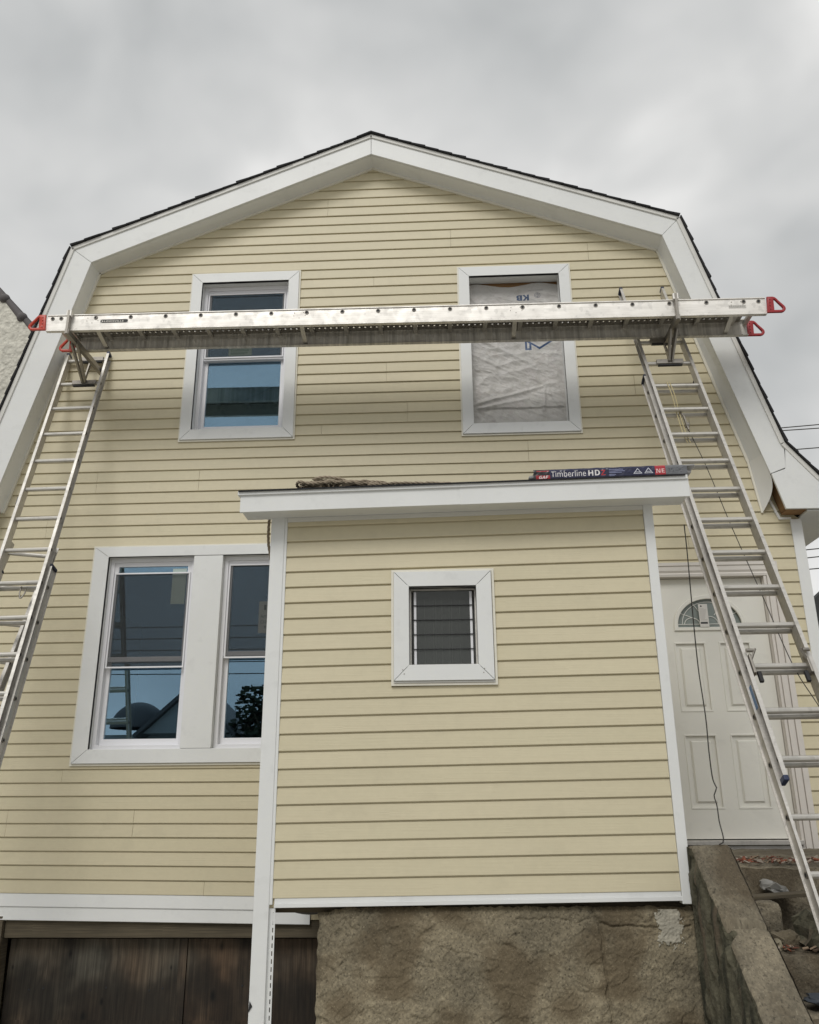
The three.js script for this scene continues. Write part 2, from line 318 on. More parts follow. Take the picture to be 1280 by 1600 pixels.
// ---- rake: fascia, soffit, frieze, roof
const rake = grp('rake_trim', house);
const OP = [-0.46, 7.755], OSL = [-3.332, 6.562], OSR = [2.428, 6.652], OLR = [3.053, 4.356], OFR = [3.30, 4.036], OER = [3.56, 3.80], OLL = [-3.905, 4.30], OFL = [-4.15, 4.0], OEL = [-4.40, 3.78];
const IP = [-0.459, 7.528], ISL = [-3.124, 6.393], ISR = [2.256, 6.470], ILR = [2.906, 4.085], ILL = [-3.72, 3.98];
const F0 = OH - 0.022, gap = 0.0015;
put('fascia_board', poly([[IP[0] - gap, IP[1]], [OP[0] - gap, OP[1]], OSL, ISL], F0, OH, [], 0.002), M.white, rake);
put('fascia_board', poly([[IP[0] + gap, IP[1]], ISR, OSR, [OP[0] + gap, OP[1]]], F0, OH, [], 0.002, 2), M.white, rake);
put('fascia_board', poly([[ISL[0], ISL[1] - 0.003], [OSL[0], OSL[1] - 0.003], OLL, ILL], F0, OH - 0.001, [], 0.002, 4), M.white, rake);
put('fascia_board', poly([[ISR[0], ISR[1] - 0.003], ILR, [3.035, 4.135], OLR, [OSR[0], OSR[1] - 0.003]], F0, OH - 0.001, [], 0.002, 6), M.white, rake);
put('fascia_board', poly([[ILR[0] + 0.004, ILR[1] - 0.006], [2.985, 3.772], [3.58, 3.765], [3.58, 3.80], OFR, [OLR[0] + 0.006, OLR[1] - 0.03], [3.03, 4.122]], F0 + 0.006, OH + 0.006, [], 0.002, 8), M.white, rake);
put('fascia_board', poly([[ILL[0] - 0.003, ILL[1] - 0.005], [OLL[0] - 0.003, OLL[1] - 0.005], OFL, [-4.42, 3.80], [-4.42, 3.765], [-3.80, 3.765]], F0 + 0.006, OH + 0.006, [], 0.002, 9), M.white, rake);
function along(a, b, w0, w1, z0, z1) { // strip set off from the line a-b (left side positive)
  const d = [b[0] - a[0], b[1] - a[1]], L = Math.hypot(...d), n = [-d[1] / L, d[0] / L];
  return [[a[0] + n[0] * w0, a[1] + n[1] * w0], [b[0] + n[0] * w0, b[1] + n[1] * w0], [b[0] + n[0] * w1, b[1] + n[1] * w1], [a[0] + n[0] * w1, a[1] + n[1] * w1]];
}
const rakeLines = [[OEL, OFL], [OFL, OLL], [OLL, OSL], [OSL, OP], [OP, OSR], [OSR, OLR], [OLR, OFR], [OFR, OER]];
for (const [a, b] of rakeLines) put('drip_edge', poly(along(a, b, -0.034, 0.004), OH - 0.02, OH + 0.013, [], 0.002), M.whiteOld, rake);
// soffit boards run level from the wall to the fascia
const WLR = [2.81, 4.262], FLR = [2.858, 4.262];
function slab(wa, wb, oa, ob) { // wall edge wa-wb at z=0.003, outer edge oa-ob at the fascia; 10 mm thick, upward
  const q = [[wa, 0.003], [wb, 0.003], [ob, F0 - 0.002], [oa, F0 - 0.002]].map(([p, z]) => [p[0], p[1], z]), up = q.map(([x, y, z]) => { const c = [-0.45, 5.2], d = Math.hypot(x - c[0], y - c[1]); return [x + (x - c[0]) / d * 0.012, y + (y - c[1]) / d * 0.012, z]; });
  const f = [[q[0], q[1], q[2]], [q[0], q[2], q[3]], [up[0], up[2], up[1]], [up[0], up[3], up[2]]]; for (let k = 0; k < 4; k++) { const l = (k + 1) % 4; f.push([q[k], up[k], up[l]], [q[k], up[l], q[l]]); }
  const g = new THREE.BufferGeometry(); g.setAttribute('position', new THREE.Float32BufferAttribute(f.flat(2), 3)); g.computeVertexNormals(); return uvm(g);
}
const soff = [[PEAK, SHL, IP, ISL], [SHL, LOL, ISL, ILL], [PEAK, SHR, IP, ISR], [SHR, WLR, ISR, FLR]];
const softWhite = M.white.clone(); softWhite.side = THREE.DoubleSide;
for (const q of soff) put('soffit_panel', slab(...q), softWhite, rake);
soff.forEach(([a, b], i) => { const s = i < 2 ? 1 : -1; put('frieze_channel', poly(along(a, b, -0.004 * s, 0.020 * s), 0.004, 0.026), M.cream, rake); });
put('frieze_channel', poly(along(WLR, [2.868, 3.80], -0.018, 0.0), 0.004, 0.026), M.cream, rake);
{ // loose tail of the right soffit curling away below the rake
  const g = sheet(6, 26, (u, v) => {
    const y = mix(4.262, 3.80, v), zo = (F0 - 0.004) * (1 - Math.pow(clamp((v - 0.38) / 0.62), 1.8) * 0.98);
    const xw = mix(WLR[0], 2.862, v), xo = v < 0.42 ? mix(FLR[0], 2.910, v / 0.42) : mix(2.910, 2.862, Math.pow((v - 0.42) / 0.58, 1.6)) + 0.022 * Math.sin(Math.PI * (v - 0.42) / 0.58);
    return [mix(xw, xo, u), y, 0.012 + zo * u];
  });
  put('loose_soffit_strip', g, std({ color: lin(0.8, 0.8, 0.78), roughness: 0.45, side: THREE.DoubleSide }), rake, 'loose white soffit strip curling off below the rake');
}
// open eave return with bare timber behind the cladding
const ret = grp('eave_return', house);
put('timber_block', poly([[2.935, 4.06], [3.005, 3.790], [3.20, 3.784], [3.20, 4.06]], 0.024, F0 + 0.002, [], 0.003), M.freshWood, ret, 'bare wood inside the open eave end');
put('timber_block', box(3.01, 3.17, 3.772, 3.788, 0.03, F0 - 0.01), M.freshWood, ret);
put('return_trim', poly([[2.90, 3.965], [2.985, 3.735], [3.085, 3.735], [3.085, 3.752], [2.999, 3.752], [2.918, 3.965]], 0.014, 0.034), M.white, ret);
for (const s of [1, -1]) {
  const a = s > 0 ? CORN_R + 0.085 : -4.40, b = s > 0 ? 3.56 : CORN_L - 0.085;
  put('eave_soffit', box(a, b, 3.755, 3.77, -8, F0 - 0.004), M.white, ret);
  const e = s > 0 ? 3.56 : -4.42; put('eave_fascia', box(e, e + 0.02, 3.757, 3.80, -8, F0 + 0.004), M.white, ret);
}
// roof: decking and shingle courses
const roof = grp('roof', house);
const roofLines = [[OEL, OFL, 1], [OFL, OLL, 1], [OLL, OSL, 1], [OSL, OP, 1], [OER, OFR, -1], [OFR, OLR, -1], [OLR, OSR, -1], [OSR, OP, -1]];
for (const [a, b, s] of roofLines) {
  put('roof_deck', poly(along(a, b, 0.006 * s, -0.03 * s), -8.15, OH - 0.024), M.wood, roof);
  const d = [b[0] - a[0], b[1] - a[1]], L = Math.hypot(...d), n = Math.max(1, Math.round(L / 0.142));
  for (let i = 0; i < n; i++) {
    const t0 = i / n, t1 = Math.min(1, (i + 1.12) / n), p0 = [a[0] + d[0] * t0, a[1] + d[1] * t0], p1 = [a[0] + d[0] * t1, a[1] + d[1] * t1];
    const q = along(p0, p1, 0.006 * s, 0.006 * s), nn = [-d[1] / L * s, d[0] / L * s], th = 0.0165 + (i % 3 === 0 ? 0.006 : 0);
    const g = poly([q[0], q[1], [q[1][0] + nn[0] * 0.009, q[1][1] + nn[1] * 0.009], [q[0][0] + nn[0] * th, q[0][1] + nn[1] * th]].map(x => x), -8.2, OH + 0.03 + rr(-0.004, 0.006), [], 0, i);
    put('shingle_course', g, M.shingle, roof);
  }
}
put('ridge_cap', poly([[-0.60, 7.708], [-0.46, 7.766], [-0.32, 7.712], [-0.32, 7.724], [-0.46, 7.782], [-0.60, 7.720]], -8.2, OH + 0.036), M.shingle, roof);

// ---- windows
function casing(parent, x0, x1, y0, y1, w, z0, z1, m, wT = w, wB = w) {
  const X0 = x0 + w, X1 = x1 - w, Y0 = y0 + wB, Y1 = y1 - wT, g = 0.0016;
  put('casing', poly([[x0 + g, y1], [x1 - g, y1], [X1 - g, Y1], [X0 + g, Y1]], z0, z1, [], 0.002, 1), m, parent);
  put('casing', poly([[x0 + g, y0], [X0 + g, Y0], [X1 - g, Y0], [x1 - g, y0]], z0, z1, [], 0.002, 2), m, parent);
  put('casing', poly([[x0, y0 + g], [x0, y1 - g], [X0, Y1 - g], [X0, Y0 + g]], z0, z1, [], 0.002, 3), m, parent);
  put('casing', poly([[x1, y0 + g], [X1, Y0 + g], [X1, Y1 - g], [x1, y1 - g]], z0, z1, [], 0.002, 4), m, parent);
  return [X0, X1, Y0, Y1];
}
function jchannel(parent, x0, x1, y0, y1, t, z0, z1) {
  put('trim_channel', merge(box(x0, x1, y1 - t, y1, z0, z1), box(x0, x1, y0, y0 + t, z0, z1), box(x0, x0 + t, y0 + t, y1 - t, z0, z1), box(x1 - t, x1, y0 + t, y1 - t, z0, z1)), M.cream, parent);
}
function ring(x0, x1, y0, y1, w, z0, z1) { const [a, b, c, d] = Array.isArray(w) ? w : [w, w, w, w]; return merge(box(x0, x1, y1 - d, y1, z0, z1, 0.003), box(x0, x1, y0, y0 + c, z0, z1, 0.003), box(x0, x0 + a, y0 + c - 0.002, y1 - d + 0.002, z0, z1 - 0.0008, 0.003), box(x1 - b, x1, y0 + c - 0.002, y1 - d + 0.002, z0, z1 - 0.0008, 0.003)); }
function reveal(parent, x0, x1, y0, y1, z0, z1, m) {
  const t = 0.012;
  put('reveal', merge(box(x0 - t, x1 + t, y1, y1 + t, z0, z1), box(x0 - t, x1 + t, y0 - t, y0, z0, z1), box(x0 - t, x0, y0, y1, z0, z1), box(x1, x1 + t, y0, y1, z0, z1)), m, parent);
}
function sashWindow(parent, x0, x1, y0, y1, zf, opts = {}) { // vinyl double hung unit: frame face at zf
  const f = 0.034, s = 0.036, m = opts.meet ?? (y0 + y1) / 2;
  put('frame', ring(x0, x1, y0, y1, f, zf - 0.09, zf), M.vinylWhite, parent);
  const X0 = x0 + f, X1 = x1 - f, Y0 = y0 + f, Y1 = y1 - f;
  put('upper_sash', ring(X0, X1, m - 0.02, Y1, [s, s, 0.04, s], zf - 0.045, zf - 0.012), M.vinylWhite, parent);
  put('lower_sash', ring(X0, X1, Y0, m + 0.02, [s, s, 0.05, 0.036], zf - 0.085, zf - 0.05), M.vinylWhite, parent);
  put('pane', box(X0 + s - 0.004, X1 - s + 0.004, m + 0.015, Y1 - s + 0.004, zf - 0.031, zf - 0.027), M.glass, parent);
  put('pane', box(X0 + s - 0.004, X1 - s + 0.004, Y0 + 0.046, m - 0.012, zf - 0.069, zf - 0.065), M.glass, parent);
  if (opts.screen) {
    const [a, b] = opts.screen;
    put('screen_frame', ring(X0 + 0.006, X1 - 0.006, a, b, 0.014, zf - 0.010, zf - 0.001), M.vinylWhite, parent);
    put('insect_screen', box(X0 + 0.019, X1 - 0.019, a + 0.013, b - 0.013, zf - 0.0062, zf - 0.0055), M.screen, parent);
  }
}
{ // upper left
  const w = grp('window', house, 'sash window behind the aluminium stage');
  const [a, b, c, d] = WIN_UL;
  jchannel(w, a, b, c, d, 0.014, 0.003, 0.026);
  const I = casing(w, a + 0.014, b - 0.014, c + 0.016, d - 0.014, 0.098, 0.006, 0.040, M.white);
  reveal(w, ...I, -0.12, 0.037, M.white);
  sashWindow(w, I[0] + 0.001, I[1] - 0.001, I[2] + 0.001, I[3] - 0.001, -0.052, { screen: [5.462, 6.163] });
  const st = canvasTex(256, 160, (g, W, H) => { g.fillStyle = '#a9bcae'; g.fillRect(0, 0, W, H); g.fillStyle = '#5d7c6c'; g.font = 'bold 40px sans-serif'; g.fillText('American', 24, 62); g.fillText('Craftsman', 24, 108); g.fillRect(24, 124, 190, 8); g.fillRect(24, 138, 150, 6); });
  put('sticker', box(-1.82, -1.60, 5.50, 5.64, -0.0795, -0.0785), std({ map: st, roughness: 0.8 }), w); fixUV(w.children.at(-1), -1.82, -1.60, 5.50, 5.64);
}
function fixUV(mesh, x0, x1, y0, y1, flip = false) { const p = mesh.geometry.attributes.position, uv = mesh.geometry.attributes.uv; for (let i = 0; i < p.count; i++) { let u = (p.getX(i) - x0) / (x1 - x0), v = (p.getY(i) - y0) / (y1 - y0); if (flip) { u = 1 - u; v = 1 - v; } uv.setXY(i, u, v); } }
{ // upper right: open, closed off with a sheet of building wrap
  const w = grp('window_opening', house, 'unglazed window opening closed with wrinkled grey wrap');
  const [a, b, c, d] = WIN_UR;
  jchannel(w, a, b, c, d, 0.014, 0.003, 0.026);
  const I = casing(w, a + 0.014, b - 0.014, c + 0.016, d - 0.014, 0.098, 0.006, 0.040, M.white);
  reveal(w, ...I, -0.10, 0.037, M.white);
  put('header_timber', box(I[0] - 0.01, I[1] + 0.01, I[3] - 0.085, I[3] + 0.02, -0.155, -0.112), M.freshWood, w, 'raw wood header above the wrap');
  put('side_timber', box(I[1] - 0.012, I[1] + 0.02, I[2], I[3] - 0.106, -0.15, -0.102), M.freshWood, w);
  const wrap = canvasTex(768, 1408, (g, W, H) => {
    g.fillStyle = '#bdbbb8'; g.fillRect(0, 0, W, H);
    for (let i = 0; i < 700; i++) { g.fillStyle = `rgba(${rnd() < 0.5 ? '150,146,140' : '206,204,200'},${0.05 + 0.08 * rnd()})`; g.beginPath(); g.ellipse(rnd() * W, rnd() * H, 10 + 60 * rnd(), 4 + 20 * rnd(), rnd() * 3, 0, 7); g.fill(); }
    g.save(); g.translate(466, 128); g.rotate(Math.PI); g.fillStyle = '#2b4468'; g.font = 'bold 82px sans-serif'; g.textAlign = 'center'; g.scale(1.1, 0.95); g.fillText('KB', 0, 29); g.lineWidth = 4; g.strokeStyle = '#22395c'; g.strokeText('KB', 0, 29); g.restore();
    g.strokeStyle = '#6b6f78'; g.lineWidth = 4; g.beginPath(); g.arc(589, 110, 24, 0, 7); g.stroke(); g.beginPath(); g.arc(589, 110, 13, 0, 7); g.stroke(); g.beginPath(); g.moveTo(589, 86); g.lineTo(589, 134); g.stroke();
    g.strokeStyle = '#8b8a8a'; g.lineWidth = 2; for (const y of [58, 66, 152, 159]) { g.beginPath(); g.moveTo(500 + (y % 9) * 4, y); g.lineTo(640, y); g.stroke(); }
    g.strokeStyle = '#2d4870'; g.lineWidth = 17; g.beginPath(); g.moveTo(700, 560); g.lineTo(580, 640); g.lineTo(470, 560); g.lineTo(470, 650); g.lineTo(505, 650); g.lineTo(505, 590); g.stroke();
  });
  const x0 = I[0] - 0.01, x1 = I[1] + 0.006, y0 = I[2] - 0.01, y1 = I[3] - 0.032;
  const fold = (x, y, ax, ay, bx, by, wd) => { const dx = bx - ax, dy = by - ay, t = clamp(((x - ax) * dx + (y - ay) * dy) / (dx * dx + dy * dy)), q = Math.hypot(x - ax - dx * t, y - ay - dy * t); return Math.exp(-q * q / (wd * wd)) * (1 - 0.6 * t); };
  const g = sheet(150, 260, (u, v) => {
    let h = 0.02 * fbm3(u * 3, v * 5, 1.3, 3);
    const wv = 0.5 * fbm3(u * 2.2, v * 2.2, 7.7, 3);
    for (const [fx, fy, am, ph] of [[9, 30, 0.0055, 0.2], [16, 22, 0.0030, 5.1], [38, 70, 0.0010, 9.4]]) h += am * (1 - 2.2 * Math.abs(perlin.noise(u * fx * 0.45 + wv * 2, v * fy * 0.5 + u * 2.2 + wv * 3, ph)));
    h += 0.018 * fold(u, v, 0.0, 0.16, 0.76, 0.28, 0.012) + 0.012 * fold(u, v, 0.02, 0.13, 0.6, 0.2, 0.01) + 0.014 * fold(u, v, 0.76, 0.13, 0.78, 0.27, 0.02) + 0.012 * fold(u, v, 0.82, 0.24, 0.98, 0.10, 0.014);
    h += 0.010 * fold(u, v, 0.0, 0.52, 0.5, 0.36, 0.012) + 0.008 * fold(u, v, 0.1, 0.62, 0.7, 0.42, 0.012) + 0.010 * fold(u, v, 0.04, 0.02, 0.2, 0.11, 0.02) + 0.010 * fold(u, v, 0.95, 0.02, 0.8, 0.10, 0.02);
    if (v > 0.135) h += 0.012 * sst(0.135, 0.141, v) * (1 - sst(0.14, 0.34, v)); // lap of the sheet over the sill piece
    const e = Math.min(1, Math.min(u, 1 - u) * 14); h *= 0.35 + 0.65 * e;
    const top = v > 0.95 ? 0.02 * (v - 0.95) / 0.05 * Math.sin(u * 9 + 0.7) : 0;
    return [mix(x0, x1, u), mix(y0, y1, v) + top, -0.098 + h];
  }, (u, v) => [u, v]);
  put('wrap_sheet', g, std({ map: wrap, color: lin(0.97, 0.965, 0.96), bumpMap: T.wrinkle, bumpScale: 0.010, roughness: 0.45, side: THREE.DoubleSide }), w);
}
{ // lower left pair
  const w = grp('window', house, 'twin sash window beside the addition corner');
  const [a, , c, d] = WIN_LO, b = -0.958;
  jchannel(w, a, b, c, d, 0.016, 0.003, 0.028);
  const Y0 = 1.93, Y1 = 3.522, X0 = -2.705, X1 = -0.985, ML = -1.962, MR = -1.712, z0 = 0.006, z1 = 0.042, A = a + 0.016, C = c + 0.018, D = d - 0.014, g = 0.0016;
  put('casing', poly([[A + g, D], [b - 0.017, D], [b - 0.017, Y1], [X0 + g, Y1]], z0, z1, [], 0.002, 1), M.white, w);
  put('casing', poly([[A + g, C], [X0 + g, Y0], [b - 0.017, Y0], [b - 0.017, C]], z0, z1, [], 0.002, 2), M.white, w);
  put('casing', poly([[A, C + g], [A, D - g], [X0, Y1 - g], [X0, Y0 + g]], z0, z1, [], 0.002, 3), M.white, w);
  put('mullion', box(ML, MR, Y0 + 0.002, Y1 - 0.002, -0.09, z1 - 0.004, 0.003), M.white, w);
  put('reveal', merge(box(X0 - 0.012, X1, Y1, Y1 + 0.012, -0.1, z1 - 0.003), box(X0 - 0.012, X1, Y0 - 0.012, Y0, -0.1, z1 - 0.003), box(X0 - 0.012, X0, Y0, Y1, -0.1, z1 - 0.003), box(X1, X1 + 0.02, Y0, Y1, -0.1, z1 - 0.003)), M.white, w);
  sashWindow(w, X0 + 0.001, ML - 0.001, Y0 + 0.001, Y1 - 0.001, -0.022, { screen: [2.58, 3.395], meet: 2.655 });
  sashWindow(w, MR + 0.001, X1 - 0.001, Y0 + 0.001, Y1 - 0.001, -0.022, { screen: [2.65, 3.455], meet: 2.69 });
  const st = canvasTex(320, 360, (q, W, H) => { q.fillStyle = '#b9bfbd'; q.fillRect(0, 0, W, H); q.fillStyle = '#6c7678'; q.fillRect(60, 40, 26, 60); q.fillRect(100, 70, 60, 30); q.fillRect(170, 40, 26, 60); q.font = '52px sans-serif'; q.fillText('American', 22, 190); q.fillText('Craftsman', 22, 252); q.font = '28px sans-serif'; q.fillText('a JELD company', 40, 300); q.fillStyle = '#b9bfbd'; q.fillRect(0, 262, W, 60); q.fillStyle = '#6c7678'; q.fillRect(70, 280, 180, 10); q.fillRect(70, 298, 140, 8); });
  const S = [-1.40, -1.17, 2.86, 3.13]; put('sticker', box(S[0], S[1], S[2], S[3], -0.0485, -0.0478), std({ map: st, roughness: 0.8 }), w); fixUV(w.children.at(-1), ...S);
  put('sticker', box(-2.165, -2.045, 3.12, 3.43, -0.0485, -0.0478), std({ color: lin(0.55, 0.66, 0.62), roughness: 0.8 }), w, 'blank pale sticker on the glass');
}

// ---- porch addition
const add = grp('porch_addition', house);
const ZB = Z_BUMP, BX0 = -0.848, BX1 = 1.470;
const BWIN = [-0.164, 0.490, 2.211, 2.943];
layCourses(add, 1.035, 3.36, () => BX0, () => BX1, ZB, [BWIN], (x) => tiltBump(x), M.siding, 'siding_board');
for (const s of [0, 1]) { // side walls of the addition, laps too
  const q = new THREE.Group(); const side = grp('addition_side', house); side.add(q); side.remove(q);
  const X = s ? 1.524 : -0.949;
  let k = 0; for (let y = 1.03; y < 3.3; y += EXPO, k++) {
    const g = lapGeo(0.03, 0.03, ZB - 0.03, ZB - 0.03, y, y + EXPO + 0.003, y, 0, true, () => 0, k * 0.7);
    g.rotateY(s ? Math.PI / 2 : -Math.PI / 2); g.translate(X, 0, s ? ZB : 0); put('siding_board', g, M.siding[k % 5], side);
  }
  put('side_sheathing', box(s ? X - 0.1 : X, s ? X : X + 0.1, 0.99, 3.34, 0.005, ZB - 0.1), M.backing, side);
}
put('sheathing', poly([[-0.949, 0.985 + tiltBump(-0.949)], [1.524, 0.985 + tiltBump(1.52)], [1.524, 3.36 + tiltBump(1.5)], [-0.949, 3.36 + tiltBump(-0.95)]], ZB - 0.1, ZB, [rect(-0.06, 0.388, 2.325, 2.83).reverse()]), M.backing, add);
put('addition_floor', box(-0.94, 1.51, 0.93, 0.985, 0.02, ZB - 0.1), M.wood, add);
put('inner_ceiling', box(-0.94, 1.51, 3.30, 3.34, 0.02, ZB - 0.1), M.interior, add);
// corner posts; the left one runs on below the wall as a loose vinyl post
put('corner_post', box(-0.956, -0.866, GY, 3.348, ZB - 0.06, ZB + 0.024, 0.004), M.white, add, 'white corner post running on below the siding');
put('post_rib', box(-0.8665, -0.8485, 0.985, 3.345, ZB - 0.01, ZB + 0.019, 0.003), M.white, add);
put('corner_post', box(1.472, 1.533, 0.985, 3.372, ZB - 0.06, ZB + 0.022, 0.004), M.white, add);
{
  const slots = []; for (let y = -0.2; y < 0.93; y += 0.040) slots.push(rect(-0.8465, -0.8405, y, y + 0.024).reverse());
  put('nail_flange', poly(rect(-0.867, -0.832, GY, 0.965), ZB - 0.004, ZB - 0.001, slots), M.white, add);
  put('torn_flap', poly([[-0.951, 0.50], [-0.935, 0.475], [-0.955, 0.445]], ZB + 0.024, ZB + 0.029), M.dark, add);
}
{ // base trim
  const g = merge(box(-0.838, 1.520, 0.985, 1.008, ZB - 0.02, ZB + 0.020, 0.002), box(-0.838, 1.470, 1.008, 1.040, ZB - 0.02, ZB + 0.012, 0.002));
  put('base_trim', bend(g, (x, y, z) => [x, y + tiltBump(x), z]), M.white, add);
}
// inside of the fascia / soffit / low shed roof
{
  const t = (g) => bend(g, (x, y, z) => [x, y + tiltBump(x), z]);
  put('fascia_board', t(box(-1.124, 0.288, 3.318, 3.438, 1.80, 1.822, 0.002)), M.white, add);
  put('fascia_board', t(box(0.286, 1.727, 3.316, 3.436, 1.802, 1.824, 0.002, 3)), M.white, add);
  put('drip_edge', t(box(-1.140, 1.722, 3.430, 3.458, 1.78, 1.836, 0.003)), M.white, add);
  put('soffit_panel', t(box(-1.118, 1.72, 3.330, 3.345, ZB + 0.004, 1.80)), M.white, add);
  put('soffit_channel', t(box(-0.846, 1.470, 3.300, 3.329, ZB + 0.002, ZB + 0.024)), M.whiteOld, add);
  for (const x of [-1.120, 1.700]) put('eave_end', t(box(x, x + 0.018, 3.346, 3.430, ZB + 0.006, 1.80)), M.white, add);
  for (const x of [-0.970, 1.533]) put('rake_board', t(poly([[0.03, 3.34], [ZB, 3.34], [ZB, 3.44], [0.03, 3.63]], 0, 0.016).rotateY(-Math.PI / 2).translate(x + 0.016, 0, 0)), M.white, add);
  const yy = (z) => 3.449 + (1.845 - z) * 0.1235;
  put('roof_deck', t(poly([[0.03, yy(0.03) - 0.010], [1.80, yy(1.80) - 0.010], [1.80, yy(1.80)], [0.03, yy(0.03)]], 0, 2.52).rotateY(-Math.PI / 2).translate(1.545, 0, 0)), M.wood, add);
  for (let i = 0; i < 12; i++) { const z1 = 1.848 - i * 0.15, z0 = Math.max(0.03, z1 - 0.17), w = i < 2 ? 0.15 : 0; put('shingle_course', t(poly([[z0, yy(z0) + 0.001], [z1, yy(z1) + 0.001], [z1, yy(z1) + 0.010], [z0, yy(z0) + 0.005]], 0, 2.54 + 2 * w).rotateY(-Math.PI / 2).translate(1.556 + w, 0, 0)), M.shingle, add); }
}
{ // louvred window of the addition
  const w = grp('window', house, 'small louvred window in the addition');
  const [a, b, c, d] = BWIN;
  jchannel(w, a, b, c, d, 0.015, ZB + 0.002, ZB + 0.028);
  put('sill_nose', box(a + 0.016, b - 0.016, c + 0.016, c + 0.026, ZB + 0.004, ZB + 0.034), M.whiteOld, w);
  const I = casing(w, a + 0.017, b - 0.019, c + 0.028, d - 0.017, 0.096, ZB + 0.006, ZB + 0.046, M.white);
  reveal(w, ...I, ZB - 0.10, ZB + 0.043, M.white);
  for (const [x, y] of [[I[0] - 0.04, I[2] - 0.03], [I[0] - 0.032, I[2] - 0.055], [I[1] + 0.036, I[2] - 0.028], [I[1] + 0.03, I[2] - 0.052]]) put('nail_head', cyl([x, y, ZB + 0.045], [x, y, ZB + 0.048], 0.0035, 8), M.steel, w);
  put('frame', ring(I[0], I[1], I[2], I[3], 0.012, ZB - 0.09, ZB - 0.03), M.alu, w);
  for (const x of [I[0] + 0.028, I[1] - 0.042]) put('louvre_channel', box(x, x + 0.015, I[2] + 0.013, I[3] - 0.02, ZB - 0.07, ZB - 0.035), M.vinylWhite, w);
  const n = 5, h = (I[3] - I[2] - 0.03) / n;
  for (let i = 0; i < n; i++) {
    const y = I[2] + 0.014 + i * h; const g = box(I[0] + 0.03, I[1] - 0.03, 0, h * 1.06, -0.003, 0.003); g.rotateX(0.02); g.translate(0, y, ZB - 0.042);
    put('louvre_pane', g, phys({ color: lin(0.5, 0.52, 0.5), transmission: 0.92, thickness: 0, roughness: 0.06, ior: 1.5 }), w);
    if (i) put('louvre_clip', box(I[0] + 0.018, I[1] - 0.020, y - 0.003, y + 0.002, ZB - 0.033, ZB - 0.027), M.dark, w);
  }
  put('inner_screen', box(I[0] + 0.004, I[1] - 0.004, I[2] + 0.004, I[3] - 0.004, ZB - 0.098, ZB - 0.094), std({ color: lin(0.20, 0.205, 0.195), roughness: 0.8 }), w);
  for (const x of [0.05, 0.066, 0.105, 0.16, 0.176, 0.215, 0.262, 0.278, 0.33]) put('curtain_fold', cyl([x + I[0] - 0.02 + 0.01, I[2] + 0.02, ZB - 0.088], [x + I[0] - 0.02 + 0.01, I[3] - 0.06, ZB - 0.088], 0.003, 6), std({ color: lin(0.5, 0.5, 0.47), roughness: 0.6 }), w);
}

